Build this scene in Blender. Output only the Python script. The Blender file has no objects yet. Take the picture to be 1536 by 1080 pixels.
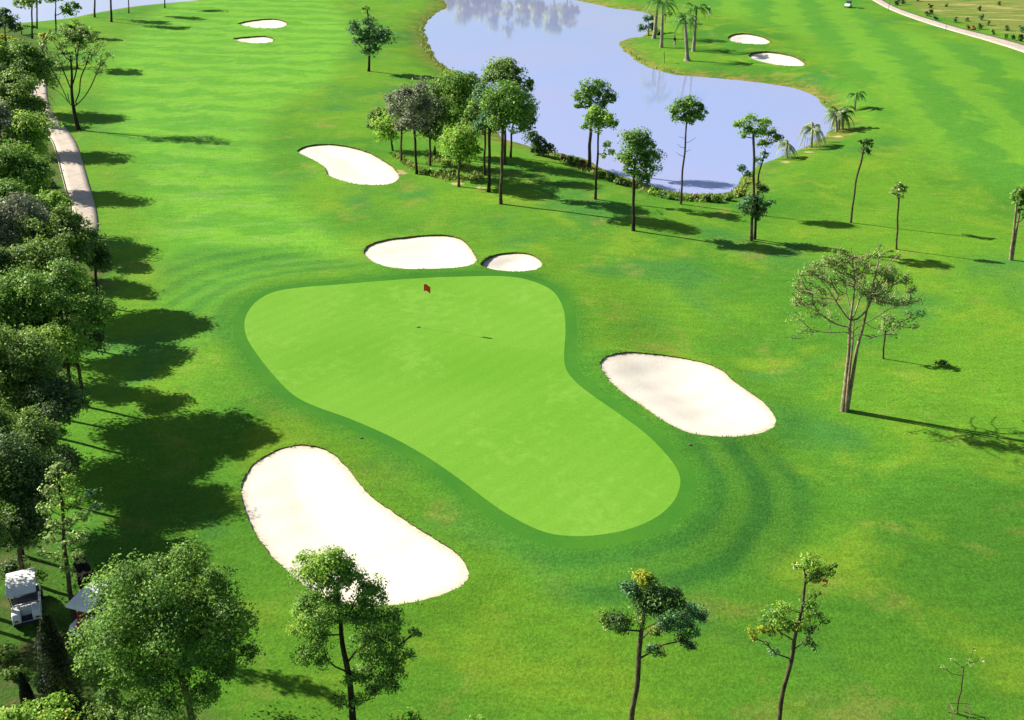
import bpy, bmesh, math
import numpy as np
from mathutils import Vector, Quaternion
from mathutils.geometry import delaunay_2d_cdt

SC = bpy.context.scene
COL = SC.collection
rng = np.random.default_rng(7)

# ------------------------------------------------------------------ camera
F = 1500.0                      # focal length in pixels of the 1536 wide photograph
PITCH = math.radians(26.8)
CAMH = 27.0
cam_data = bpy.data.cameras.new('camera')
cam_data.sensor_width = 36.0
cam_data.sensor_fit = 'HORIZONTAL'
cam_data.lens = F * 36.0 / 1536.0
cam_data.clip_end = 5000.0
cam = bpy.data.objects.new('camera', cam_data)
COL.objects.link(cam)
cam.location = (0, 0, CAMH)
cam.rotation_euler = (math.pi / 2 - PITCH, 0, 0)
SC.camera = cam
CP, SP = math.cos(PITCH), math.sin(PITCH)


def ray(px, py):
    px = np.asarray(px, float); py = np.asarray(py, float)
    u = px - 768.0; v = py - 540.0
    return u, F * CP - v * SP, -F * SP - v * CP


def at_z(px, py, z=0.0):
    u, dy, dz = ray(px, py)
    t = (z - CAMH) / dz
    return u * t, dy * t


def at_y(px, py, y):
    u, dy, dz = ray(px, py)
    t = y / dy
    return np.array([u * t, y, CAMH + dz * t])


def scale_at(p):
    """pixels of the photograph per metre at a world point"""
    depth = p[1] * CP + (CAMH - p[2]) * SP
    return F / depth


# ------------------------------------------------------------------ world, sun
W = bpy.data.worlds.new('World'); SC.world = W
W.use_nodes = True
nt = W.node_tree; nt.nodes.clear()
SUN_EL = math.radians(33.5)
AZ = math.radians(-22.0)        # direction shadows fall, from +X
sky = nt.nodes.new('ShaderNodeTexSky'); sky.sky_type = 'NISHITA'
sky.sun_disc = False; sky.sun_elevation = SUN_EL
sky.sun_rotation = math.radians(90.0) - (AZ + math.pi)
sky.air_density = 1.0; sky.dust_density = 1.2; sky.ozone_density = 1.0
bg = nt.nodes.new('ShaderNodeBackground'); bg.inputs['Strength'].default_value = 0.055
ow = nt.nodes.new('ShaderNodeOutputWorld')
nt.links.new(sky.outputs[0], bg.inputs[0]); nt.links.new(bg.outputs[0], ow.inputs[0])
sd = bpy.data.lights.new('sun', 'SUN'); sd.energy = 5.0; sd.angle = math.radians(0.53)
sd.color = (1.0, 0.95, 0.84)
so = bpy.data.objects.new('sun', sd); COL.objects.link(so)
Ldir = Vector((math.cos(AZ) * math.cos(SUN_EL), math.sin(AZ) * math.cos(SUN_EL), -math.sin(SUN_EL)))
so.rotation_euler = Ldir.to_track_quat('-Z', 'Y').to_euler()
so.location = (-60, 20, 60)
SC.view_settings.view_transform = 'Standard'
SC.view_settings.look = 'None'
SC.view_settings.gamma = 1.0
SC.view_settings.exposure = 0.93
SC.view_settings.use_curve_mapping = False
SC.cycles.max_bounces = 6
SC.cycles.diffuse_bounces = 3
SC.cycles.glossy_bounces = 3
SC.cycles.transmission_bounces = 3
SC.cycles.use_denoising = True


# ------------------------------------------------------------------ materials
class NB:
    """tiny node builder"""
    def __init__(s, name):
        s.m = bpy.data.materials.new(name); s.m.use_nodes = True
        s.t = s.m.node_tree; s.t.nodes.clear()
        s.out = s.n('ShaderNodeOutputMaterial')
        s.p = s.n('ShaderNodeBsdfPrincipled')
        s.t.links.new(s.p.outputs[0], s.out.inputs[0])

    def n(s, typ, **kw):
        nd = s.t.nodes.new(typ)
        for k, v in kw.items():
            setattr(nd, k, v)
        return nd

    def link(s, a, b):
        s.t.links.new(a, b)

    def val(s, sock, v):
        if hasattr(v, 'links') or isinstance(v, bpy.types.NodeSocket):
            s.link(v, sock)
        else:
            sock.default_value = v

    def coord(s):
        g = s.n('ShaderNodeNewGeometry')
        return g.outputs['Position']

    def mapping(s, vec, scale=(1, 1, 1), rot=(0, 0, 0), loc=(0, 0, 0)):
        mp = s.n('ShaderNodeMapping')
        mp.inputs['Scale'].default_value = scale
        mp.inputs['Rotation'].default_value = rot
        mp.inputs['Location'].default_value = loc
        s.link(vec, mp.inputs['Vector'])
        return mp.outputs[0]

    def noise(s, vec, scale, detail=3.0, rough=0.55, dist=0.0):
        nd = s.n('ShaderNodeTexNoise')
        s.link(vec, nd.inputs['Vector'])
        nd.inputs['Scale'].default_value = scale
        nd.inputs['Detail'].default_value = detail
        nd.inputs['Roughness'].default_value = rough
        nd.inputs['Distortion'].default_value = dist
        return nd.outputs['Fac']

    def rng(s, v, a, b, c=0.0, d=1.0, smooth=True):
        mr = s.n('ShaderNodeMapRange')
        if smooth:
            mr.interpolation_type = 'SMOOTHSTEP'
        mr.inputs['From Min'].default_value = a; mr.inputs['From Max'].default_value = b
        mr.inputs['To Min'].default_value = c; mr.inputs['To Max'].default_value = d
        s.val(mr.inputs['Value'], v)
        return mr.outputs['Result']

    def math(s, op, a, b=0.0, c=None):
        nd = s.n('ShaderNodeMath', operation=op)
        s.val(nd.inputs[0], a); s.val(nd.inputs[1], b)
        if c is not None:
            s.val(nd.inputs[2], c)
        return nd.outputs[0]

    def mix(s, fac, a, b, mode='MIX'):
        nd = s.n('ShaderNodeMix', data_type='RGBA', blend_type=mode)
        s.val(nd.inputs[0], fac)
        for sock, v in ((nd.inputs[6], a), (nd.inputs[7], b)):
            if isinstance(v, tuple):
                sock.default_value = (*v[:3], 1.0)
            else:
                s.link(v, sock)
        return nd.outputs[2]

    def gain(s, colr, f):
        """colour times a scalar socket or number"""
        nd = s.n('ShaderNodeVectorMath', operation='SCALE')
        s.link(colr, nd.inputs[0]); s.val(nd.inputs['Scale'], f)
        return nd.outputs[0]

    def attr(s, name, out='Fac'):
        a = s.n('ShaderNodeAttribute'); a.attribute_name = name
        return a.outputs[out]

    def bump(s, h, strength=0.4, dist=0.05):
        b = s.n('ShaderNodeBump')
        b.inputs['Strength'].default_value = strength
        b.inputs['Distance'].default_value = dist
        s.link(h, b.inputs['Height'])
        s.link(b.outputs[0], s.p.inputs['Normal'])

    def done(s, colr=None, rough=0.9, spec=0.1, metal=0.0):
        if colr is not None:
            if isinstance(colr, tuple):
                s.p.inputs['Base Color'].default_value = (*colr, 1.0)
            else:
                s.link(colr, s.p.inputs['Base Color'])
        s.val(s.p.inputs['Roughness'], rough)
        s.p.inputs['Specular IOR Level'].default_value = spec
        s.p.inputs['Metallic'].default_value = metal
        return s.m


def simple(name, c, rough=0.6, spec=0.3, var=0.12, vscale=3.0, metal=0.0):
    b = NB(name)
    tc = b.n('ShaderNodeTexCoord').outputs['Object']
    n1 = b.noise(tc, vscale, 4.0)
    f = b.rng(n1, 0.3, 0.7, 1.0 - var, 1.0 + var)
    base = b.n('ShaderNodeRGB'); base.outputs[0].default_value = (*c, 1)
    return b.done(b.gain(base.outputs[0], f), rough, spec, metal)


def leaf_mat(name, c1, c2, c3, trans=0.35):
    """leaf colours run c1 (dark) .. c2 .. c3 (pale) by a per leaf attribute"""
    b = NB(name)
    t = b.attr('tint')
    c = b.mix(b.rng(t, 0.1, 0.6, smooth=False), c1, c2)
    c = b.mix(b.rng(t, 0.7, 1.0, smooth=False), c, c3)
    b.done(c, 0.55, 0.25)
    tr = b.n('ShaderNodeBsdfTranslucent')
    b.link(b.gain(b.mix(0.35, c, (0.20, 0.32, 0.03)), 1.3), tr.inputs['Color'])
    mx = b.n('ShaderNodeMixShader'); mx.inputs[0].default_value = trans
    b.link(b.p.outputs[0], mx.inputs[1]); b.link(tr.outputs[0], mx.inputs[2])
    b.link(mx.outputs[0], b.out.inputs[0])
    return b.m


M = {}
M['leaf'] = leaf_mat('leaf_green', (0.065, 0.139, 0.026), (0.167, 0.340, 0.053), (0.389, 0.568, 0.088))
M['olive'] = leaf_mat('leaf_olive', (0.065, 0.122, 0.026), (0.200, 0.340, 0.065), (0.456, 0.600, 0.134))
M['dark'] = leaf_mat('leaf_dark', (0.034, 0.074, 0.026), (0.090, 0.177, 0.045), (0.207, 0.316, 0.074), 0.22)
M['light'] = leaf_mat('leaf_light', (0.128, 0.243, 0.040), (0.320, 0.568, 0.072), (0.621, 0.600, 0.120), 0.4)
M['grey'] = leaf_mat('leaf_grey', (0.093, 0.116, 0.070), (0.243, 0.264, 0.173), (0.450, 0.432, 0.338), 0.2)
M['teal'] = leaf_mat('leaf_blue_green', (0.043, 0.113, 0.054), (0.126, 0.272, 0.114), (0.232, 0.420, 0.149), 0.25)
M['wispy'] = leaf_mat('leaf_wispy', (0.133, 0.212, 0.059), (0.350, 0.502, 0.133), (0.604, 0.683, 0.288), 0.3)
M['mixed'] = leaf_mat('leaf_autumn_mix', (0.047, 0.116, 0.028), (0.173, 0.304, 0.041), (0.620, 0.450, 0.038), 0.3)
M['red'] = leaf_mat('leaf_red', (0.155, 0.078, 0.023), (0.446, 0.121, 0.061), (0.620, 0.225, 0.150), 0.3)
M['pink'] = leaf_mat('petal_pink', (0.186, 0.155, 0.047), (0.620, 0.283, 0.283), (0.620, 0.600, 0.600), 0.3)
M['yellow'] = leaf_mat('leaf_yellow_green', (0.155, 0.217, 0.031), (0.486, 0.507, 0.041), (0.620, 0.620, 0.075), 0.35)
M['palm'] = leaf_mat('palm_leaf', (0.047, 0.139, 0.022), (0.121, 0.304, 0.045), (0.262, 0.450, 0.075), 0.3)
M['palmdry'] = leaf_mat('palm_leaf_grey', (0.139, 0.186, 0.093), (0.345, 0.405, 0.223), (0.562, 0.600, 0.375), 0.3)
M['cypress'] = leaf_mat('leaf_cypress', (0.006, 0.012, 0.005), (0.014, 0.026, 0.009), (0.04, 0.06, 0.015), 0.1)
M['petalwhite'] = leaf_mat('reed_green', (0.093, 0.139, 0.031), (0.264, 0.345, 0.061), (0.562, 0.525, 0.188), 0.3)


def bark(name, c, c2):
    b = NB(name)
    tc = b.coord()
    v = b.mapping(tc, scale=(6, 6, 1.6))
    n1 = b.noise(v, 2.0, 5.0, 0.65)
    n2 = b.noise(tc, 1.3, 2.0)
    cc = b.mix(b.rng(n1, 0.35, 0.65), c, c2)
    cc = b.gain(cc, b.rng(n2, 0.3, 0.7, 0.75, 1.2))
    b.bump(n1, 0.6, 0.03)
    return b.done(cc, 0.9, 0.1)


M['bark'] = bark('bark_brown', (0.045, 0.032, 0.020), (0.13, 0.10, 0.065))
M['barkpale'] = bark('bark_pale', (0.15, 0.11, 0.07), (0.36, 0.28, 0.19))
M['barkdark'] = bark('bark_dark', (0.020, 0.015, 0.011), (0.065, 0.048, 0.032))
M['barkmix'] = bark('bark_mottled', (0.075, 0.056, 0.036), (0.30, 0.24, 0.165))
M['palmtrunk'] = bark('palm_trunk', (0.20, 0.17, 0.13), (0.36, 0.32, 0.26))


# ------------------------------------------------------------------ turf
def turf(name, mode):
    b = NB(name)
    pos = b.coord()
    big = b.noise(pos, 0.045, 3.0, 0.55, 0.4)
    med = b.noise(b.mapping(pos, loc=(31, 7, 0)), 0.16, 4.0, 0.6, 0.6)
    sml = b.noise(pos, 0.9, 4.0, 0.65)
    fin = b.noise(b.mapping(pos, scale=(1, 1, 2)), 7.0, 4.0, 0.75)
    streak = b.noise(b.mapping(pos, scale=(0.35, 1.0, 1.0), rot=(0, 0, 0.15)), 2.3, 4.0, 0.7)
    if mode == 'green':
        c = b.mix(b.rng(big, 0.38, 0.62), (0.120, 0.298, 0.024), (0.152, 0.334, 0.034))
        # paler, drier flecks gathered towards the far half of the putting surface
        fleck = b.rng(b.math('ADD', b.math('MULTIPLY', med, 0.6), b.math('MULTIPLY', b.noise(pos, 1.6, 5.0, 0.7), 0.55)), 0.56, 0.72)
        c = b.mix(b.math('MULTIPLY', fleck, 0.55), c, (0.190, 0.370, 0.052))
        wv = b.n('ShaderNodeTexWave', wave_type='BANDS', bands_direction='X')
        b.link(b.mapping(pos, rot=(0, 0, 0.7)), wv.inputs['Vector'])
        wv.inputs['Scale'].default_value = 0.28; wv.inputs['Distortion'].default_value = 0.6
        c = b.gain(c, b.rng(wv.outputs["Fac"], 0.35, 0.65, 0.985, 1.012))
        c = b.gain(c, b.rng(fin, 0.3, 0.7, 0.93, 1.07))
        b.bump(fin, 0.15, 0.01)
        return b.done(c, 0.95, 0.05)
    if mode == 'fringe':
        c = b.mix(b.rng(med, 0.35, 0.65), (0.042, 0.168, 0.018), (0.058, 0.190, 0.018))
        c = b.gain(c, b.rng(fin, 0.3, 0.7, 0.92, 1.08))
        b.bump(fin, 0.2, 0.015)
        return b.done(c, 0.95, 0.05)
    # open course: rough turf, mown fairway, banks, wood floor and dry field
    c = b.mix(b.rng(big, 0.36, 0.60), (0.065, 0.199, 0.019), (0.110, 0.257, 0.019))
    c = b.mix(b.math('MULTIPLY', b.rng(med, 0.50, 0.70), 0.75), c, (0.167, 0.286, 0.021))     # yellower turf
    teal = b.noise(b.mapping(pos, loc=(90, 40, 3)), 0.10, 3.0, 0.55, 0.5)
    c = b.mix(b.math('MULTIPLY', b.rng(teal, 0.52, 0.70), 0.60), c, (0.042, 0.169, 0.039))    # bluer, denser turf
    dry = b.noise(b.mapping(pos, loc=(12, 66, 9)), 0.28, 5.0, 0.65)
    c = b.mix(b.math('MULTIPLY', b.rng(dry, 0.54, 0.72), 0.6), c, (0.217, 0.249, 0.046))
    lr = b.attr('long_rough')
    c = b.gain(c, b.math('SUBTRACT', 1.0, b.math('MULTIPLY', lr, 0.20)))
    # fairway, with mowing lanes
    fw = b.attr('fairway'); fwr = b.attr('fairway_right')
    warp = b.math('MULTIPLY', b.math('SUBTRACT', med, 0.5), 14.0)
    sx = b.n('ShaderNodeSeparateXYZ'); b.link(pos, sx.inputs[0])
    X, Y = sx.outputs[0], sx.outputs[1]
    la = b.math('ADD', b.math('ADD', b.math('MULTIPLY', Y, 1.0), b.math('MULTIPLY', X, 0.22)), warp)
    lane = b.math('SINE', b.math('MULTIPLY', la, 2 * math.pi / 7.5))
    fc = b.mix(b.rng(lane, -0.7, 0.7), (0.099, 0.291, 0.027), (0.147, 0.357, 0.030))
    fc = b.mix(b.math('MULTIPLY', b.rng(b.noise(b.mapping(pos, scale=(0.35, 1, 1), loc=(5, 5, 5)), 0.55, 5.0, 0.65), 0.50, 0.66), 0.42), fc, (0.215, 0.352, 0.083))
    c = b.mix(b.math('MULTIPLY', fw, 0.85), c, fc)
    lb = b.math('ADD', b.math('MULTIPLY', X, 1.0), b.math('ADD', b.math('MULTIPLY', Y, -0.2), b.math('MULTIPLY', warp, 0.8)))
    lane2 = b.math('SINE', b.math('MULTIPLY', lb, 2 * math.pi / 10.0))
    fc2 = b.mix(b.rng(lane2, -0.7, 0.7), (0.074, 0.240, 0.027), (0.131, 0.311, 0.027))
    c = b.mix(b.math('MULTIPLY', fwr, 0.8), c, fc2)
    # rings the mower leaves round the green, darkened to paint in the slope's shade
    dg = b.attr('green_distance')
    ring = b.math('SINE', b.math('MULTIPLY', b.math('ADD', dg, b.math('MULTIPLY', b.math('SUBTRACT', med, 0.5), 1.6)), 2 * math.pi / 2.1))
    rm = b.attr('ring_shade_mask')
    rc = b.mix(b.rng(ring, -0.9, 0.9), (0.034, 0.146, 0.024), (0.070, 0.210, 0.024))
    c = b.mix(b.math('MULTIPLY', rm, 0.8), c, rc)
    c = b.mix(b.math('MULTIPLY', b.rng(dg, 0.7, 2.2, 1.0, 0.0), 0.8), c, (0.050, 0.180, 0.018))   # second cut, easing into the rough
    # pond bank: longer, browner grass; bare sandy spots
    bk = b.attr('bank')
    bn = b.noise(pos, 0.7, 5.0, 0.7)
    bc = b.mix(b.rng(bn, 0.40, 0.62), (0.075, 0.130, 0.018), (0.250, 0.210, 0.055))
    c = b.mix(b.math('MULTIPLY', bk, b.rng(bn, 0.30, 0.55, 0.35, 0.95)), c, bc)
    sa = b.attr('sandy')
    c = b.mix(b.rng(b.math('ADD', sa, b.math('MULTIPLY', b.math('SUBTRACT', sml, 0.5), 0.7)), 0.45, 0.75), c, (0.46, 0.34, 0.17))
    # dry field beyond the path
    fi = b.attr('field')
    fn = b.noise(b.mapping(pos, scale=(0.3, 1.0, 1.0), rot=(0, 0, -0.2)), 0.35, 5.0, 0.65)
    ff = b.mix(b.rng(fn, 0.36, 0.52), (0.085, 0.190, 0.020), (0.190, 0.220, 0.050))
    ff = b.mix(b.rng(fn, 0.56, 0.66), ff, (0.42, 0.36, 0.16))
    c = b.mix(fi, c, ff)
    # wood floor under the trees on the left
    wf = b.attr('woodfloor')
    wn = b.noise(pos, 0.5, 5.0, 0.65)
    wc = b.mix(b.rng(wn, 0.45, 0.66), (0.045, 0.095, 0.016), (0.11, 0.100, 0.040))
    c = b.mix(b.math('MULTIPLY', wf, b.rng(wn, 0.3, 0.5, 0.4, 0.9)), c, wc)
    c = b.gain(c, b.rng(streak, 0.3, 0.7, 0.90, 1.10))
    c = b.gain(c, b.rng(fin, 0.28, 0.72, 0.74, 1.26))
    grain = b.noise(pos, 22.0, 3.0, 0.8)
    c = b.gain(c, b.rng(grain, 0.3, 0.7, 0.84, 1.16))
    hh = b.math('ADD', b.math('MULTIPLY', fin, 1.0), b.math('MULTIPLY', sml, 0.9))
    b.bump(hh, 0.55, 0.07)
    return b.done(c, 0.95, 0.05)


M['turf'] = turf('course_turf', 'turf')
M['green'] = turf('putting_turf', 'green')
M['fringe'] = turf('fringe_turf', 'fringe')


def m_soil():
    b = NB('cut_bunker_edge')
    pos = b.coord()
    n = b.noise(pos, 5.0, 5.0, 0.7)
    c = b.mix(b.rng(n, 0.4, 0.6), (0.045, 0.085, 0.016), (0.110, 0.095, 0.040))
    b.bump(n, 0.8, 0.05)
    return b.done(c, 0.95, 0.05)


def m_sand():
    b = NB('bunker_sand')
    pos = b.coord()
    n = b.noise(pos, 0.35, 4.0, 0.6, 0.5)
    n2 = b.noise(pos, 5.0, 5.0, 0.7)
    rake = b.n('ShaderNodeTexWave', wave_type='BANDS', bands_direction='Y')
    b.link(b.mapping(pos, rot=(0, 0, 0.5)), rake.inputs['Vector'])
    rake.inputs['Scale'].default_value = 0.9
    rake.inputs['Distortion'].default_value = 9.0
    rake.inputs['Detail'].default_value = 3.0
    rake.inputs['Detail Scale'].default_value = 0.6
    c = b.mix(b.rng(n, 0.45, 0.68), (0.69, 0.635, 0.545), (0.66, 0.595, 0.495))
    c = b.mix(b.math('MULTIPLY', b.rng(n2, 0.5, 0.8), 0.25), c, (0.52, 0.43, 0.33))
    edge = b.attr('edge')
    c = b.mix(b.math('MULTIPLY', edge, b.rng(n2, 0.35, 0.65, 0.25, 0.8)), c, (0.42, 0.32, 0.20))
    h = b.math('ADD', b.math('MULTIPLY', rake.outputs['Fac'], 0.25), n2)
    b.bump(h, 0.35, 0.04)
    return b.done(c, 0.9, 0.1)


def m_path():
    b = NB('path_concrete')
    pos = b.coord()
    n = b.noise(pos, 0.6, 5.0, 0.65)
    n2 = b.noise(pos, 9.0, 4.0, 0.7)
    c = b.mix(b.rng(n, 0.35, 0.65), (0.44, 0.37, 0.30), (0.54, 0.46, 0.39))
    c = b.gain(c, b.rng(n2, 0.3, 0.7, 0.88, 1.08))
    # cross joints of the slabs
    al = b.attr('along')
    j = b.math('FRACT', b.math('DIVIDE', al, 3.0))
    c = b.mix(b.math('MULTIPLY', b.math('LESS_THAN', j, 0.018), 0.7), c, (0.16, 0.13, 0.10))
    b.bump(n2, 0.2, 0.01)
    return b.done(c, 0.9, 0.15)


def m_water():
    b = NB('pond_water')
    pos = b.coord()
    n = b.noise(b.mapping(pos, scale=(1, 1.6, 1)), 1.6, 4.0, 0.6)
    n3 = b.noise(pos, 0.03, 2.0)
    c = b.mix(b.rng(n3, 0.35, 0.65), (0.350, 0.425, 0.72), (0.395, 0.425, 0.68))  # lavender base paints in the sky that the water reflects
    b.bump(n, 0.10, 0.02)
    b.p.inputs['IOR'].default_value = 1.50
    return b.done(c, 0.035, 0.5, 0.18)


M['soil'] = m_soil(); M['sand'] = m_sand(); M['path'] = m_path(); M['water'] = m_water()
M['kerb'] = simple('kerb_stone', (0.42, 0.37, 0.31), 0.9, 0.1)


# ------------------------------------------------------------------ mesh helpers
def tag(o, label=None, cat=None, group=None, kind=None):
    if label: o['label'] = label
    if cat: o['category'] = cat
    if group: o['group'] = group
    if kind: o['kind'] = kind
    return o


def mesh_obj(name, V, Fc, mats, parent=None, smooth=False, mat_idx=None, attrs=None):
    me = bpy.data.meshes.new(name)
    V = np.asarray(V, np.float32).reshape(-1, 3)
    if isinstance(Fc, np.ndarray):
        n, k = Fc.shape
        me.vertices.add(len(V)); me.vertices.foreach_set('co', V.ravel())
        me.loops.add(n * k); me.loops.foreach_set('vertex_index', Fc.astype(np.int32).ravel())
        me.polygons.add(n); me.polygons.foreach_set('loop_start', np.arange(0, n * k, k, dtype=np.int32))
        me.update(calc_edges=True)
    else:
        me.from_pydata(V.tolist(), [], Fc)
    if smooth:
        me.polygons.foreach_set('use_smooth', np.ones(len(me.polygons), bool))
    for m in (mats if isinstance(mats, (list, tuple)) else [mats]):
        me.materials.append(m)
    if mat_idx is not None:
        me.polygons.foreach_set('material_index', np.asarray(mat_idx, np.int32))
    if attrs:
        for k2, v in attrs.items():
            a = me.attributes.new(k2, 'FLOAT', 'POINT')
            a.data.foreach_set('value', np.asarray(v, np.float32))
    me.update()
    o = bpy.data.objects.new(name, me)
    COL.objects.link(o)
    if parent is not None:
        o.parent = parent
    return o


def empty(name, loc, rz=0.0):
    o = bpy.data.objects.new(name, None)
    o.empty_display_size = 0.3
    COL.objects.link(o); o.location = loc; o.rotation_euler = (0, 0, rz)
    return o


def catmull(P, n_per=8, closed=True):
    P = np.asarray(P, float); N = len(P); out = []
    rngi = range(N) if closed else range(N - 1)
    for i in rngi:
        if closed:
            a, b, c, d = P[(i - 1) % N], P[i], P[(i + 1) % N], P[(i + 2) % N]
        else:
            a, b, c, d = P[max(i - 1, 0)], P[i], P[i + 1], P[min(i + 2, N - 1)]
        # centripetal-ish: plain uniform with reduced tangents on uneven spacing
        l1 = np.linalg.norm(b - a) + 1e-6; l2 = np.linalg.norm(c - b) + 1e-6; l3 = np.linalg.norm(d - c) + 1e-6
        m1 = ((c - a) / (l1 + l2)) * l2; m2 = ((d - b) / (l2 + l3)) * l2
        for k in range(n_per):
            t = k / n_per
            h00 = 2 * t**3 - 3 * t**2 + 1; h10 = t**3 - 2 * t**2 + t
            h01 = -2 * t**3 + 3 * t**2; h11 = t**3 - t**2
            out.append(h00 * b + h10 * m1 + h01 * c + h11 * m2)
    if not closed:
        out.append(P[-1])
    return np.array(out)


def resample(P, step, closed=True):
    Q = np.vstack([P, P[:1]]) if closed else P
    d = np.r_[0, np.cumsum(np.linalg.norm(np.diff(Q, axis=0), axis=1))]
    n = max(8, int(d[-1] / step))
    s = np.linspace(0, d[-1], n, endpoint=not closed)
    return np.stack([np.interp(s, d, Q[:, k]) for k in range(Q.shape[1])], 1)


def sdist(poly, X, Y, reach=None):
    """signed distance to a closed polygon, negative inside"""
    X = np.asarray(X, float); Y = np.asarray(Y, float)
    shp = X.shape; X = X.ravel(); Y = Y.ravel()
    out = np.full(X.shape, 99.0)
    if reach is not None:
        m = (X > poly[:, 0].min() - reach) & (X < poly[:, 0].max() + reach) & (Y > poly[:, 1].min() - reach) & (Y < poly[:, 1].max() + reach)
    else:
        m = np.ones(X.shape, bool)
    x = X[m]; y = Y[m]
    if len(x) == 0:
        return out.reshape(shp)
    d2 = np.full(x.shape, 1e12); ins = np.zeros(x.shape, bool)
    Pn = np.roll(poly, -1, 0)
    for (ax, ay), (bx, by) in zip(poly, Pn):
        ex, ey = bx - ax, by - ay
        t = np.clip(((x - ax) * ex + (y - ay) * ey) / (ex * ex + ey * ey + 1e-12), 0, 1)
        dx = x - ax - t * ex; dy = y - ay - t * ey
        d2 = np.minimum(d2, dx * dx + dy * dy)
        if ay != by:
            c = ((ay > y) != (by > y)) & (x < ex * (y - ay) / (by - ay) + ax)
            ins ^= c
    d = np.sqrt(d2)
    out[m] = np.where(ins, -d, d)
    return out.reshape(shp)


def sstep(a, b, x):
    t = np.clip((np.asarray(x, float) - a) / (b - a), 0, 1)
    return t * t * (3 - 2 * t)


# ------------------------------------------------------------------ terrain
ZG, ZW = 0.60, -0.55


def loop_px(P, n_per=8):
    return catmull(P, n_per, True)


GREEN_PX = [(367,490),(371,473),(385,455),(410,441),(450,434),(500,430),(560,425),(620,421),(700,418),(760,419),(800,425),
            (830,440),(845,466),(848,500),(846,540),(850,558),(865,577),(890,597),(930,625),(970,655),(1000,685),(1017,710),
            (1020,730),(1010,755),(985,778),(945,796),(900,805),(860,807),(820,802),(775,782),(740,760),(690,722),(650,694),
            (610,670),(570,650),(520,629),(470,611),(440,595),(410,565),(385,533),(371,510)]
BUNKERS_PX = [
    ([(361,738),(365,717),(385,692),(415,675),(450,667),(480,671),(505,684),(525,705),(550,738),(585,764),(625,790),(665,815),(690,833),
      (703,855),(700,872),(685,883),(655,894),(620,903),(580,908),(545,908),(512,905),(475,891),(436,861),(405,832),(375,785)], 0.07,
     'large white sand bunker at the lower left of the green, behind a leafy tree'),
    ([(900,544),(910,534),(940,528),(985,531),(1040,540),(1078,552),(1110,577),(1148,605),(1164,629),(1157,642),(1130,652),(1085,655),(1035,649),
      (1000,634),(960,607),(925,581),(906,561)], 0.07, 'long white sand bunker on the right of the green'),
    ([(545,379),(552,368),(575,360),(620,354),(665,352),(692,358),(708,374),(716,390),(710,398),(690,401),(640,403),(595,402),(562,394)], 0.13,
     'wide white sand bunker just beyond the green, left of a small round one'),
    ([(721,399),(733,386),(760,379),(792,380),(810,389),(813,398),(800,405),(765,407),(738,404)], 0.12,
     'small round white sand bunker just beyond the green'),
    ([(446,227),(455,220),(480,216),(515,218),(550,227),(575,240),(592,252),(599,264),(594,272),(575,277),(535,276),(508,269),(492,262),(484,249),(465,237)], 0.15,
     'kidney shaped white sand bunker beside the clump of trees'),
    ([(357,35),(380,30),(410,28),(428,32),(430,37),(418,42),(390,42),(368,39)], 0.22, 'far white sand bunker on the left fairway, the upper of two'),
    ([(349,58),(372,55),(398,54),(412,59),(403,64),(370,64)], 0.22, 'far white sand bunker on the left fairway, the lower of two'),
    ([(1091,57),(1100,51),(1120,50),(1145,55),(1156,62),(1148,66),(1115,65),(1098,62)], 0.22, 'small far sand bunker nearer the tall palms'),
    ([(1122,84),(1132,78),(1155,77),(1190,83),(1206,92),(1208,97),(1195,99),(1165,97),(1140,92)], 0.28, 'far sand bunker with a grey shaded rim right of the pond'),
]
POND_PX = [(672,-34),(660,-12),(668,10),(655,18),(642,30),(634,42),(640,58),(644,72),(655,90),(670,102),(690,114),(705,126),(722,150),(735,178),
           (752,205),(780,216),(805,222),(835,229),(870,238),(900,252),(940,267),(980,281),(1010,288),(1050,292),(1090,290),(1108,283),(1116,270),
           (1128,257),(1150,245),(1180,234),(1210,221),(1235,207),(1250,195),(1251,183),(1243,165),(1225,146),(1195,133),(1150,125),(1100,119),
           (1040,114),(1000,109),(970,98),(945,82),(931,67),(945,58),(968,53),(979,38),(976,22),(950,15),(920,12),(890,5),(866,0),(845,-12),(800,-24),(735,-34)]
LAKE_PX = [(-260,60),(-90,50),(-20,42),(20,37),(60,34),(100,28),(150,18),(200,10),(250,4.5),(300,0),(360,-10),(420,-28),(400,-52),(300,-72),(120,-84),(-150,-80),(-420,-50),(-420,10)]


def to_world(px, z):
    x, y = at_z(px[:, 0], px[:, 1], z)
    return np.stack([x, y], 1)


GREEN = resample(to_world(loop_px(GREEN_PX), ZG), 0.32)
POND = resample(to_world(loop_px(POND_PX), ZW), 0.9)
LAKE = resample(to_world(loop_px(LAKE_PX), ZW), 3.0)
# ragged natural shoreline
def ragged(P, amp, seed):
    r = np.random.default_rng(seed); n = len(P)
    k = np.convolve(np.tile(r.normal(size=n), 3), [.25, .5, .25], 'same')[n:2 * n]
    T = np.roll(P, -1, 0) - np.roll(P, 1, 0); T /= np.linalg.norm(T, axis=1)[:, None] + 1e-9
    return P + np.stack([T[:, 1], -T[:, 0]], 1) * (k * amp)[:, None]
POND = ragged(POND, 0.22, 3); LAKE = ragged(LAKE, 0.4, 4)
area = lambda P: 0.5 * np.sum(P[:, 0] * np.roll(P[:, 1], -1) - np.roll(P[:, 0], -1) * P[:, 1])


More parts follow.
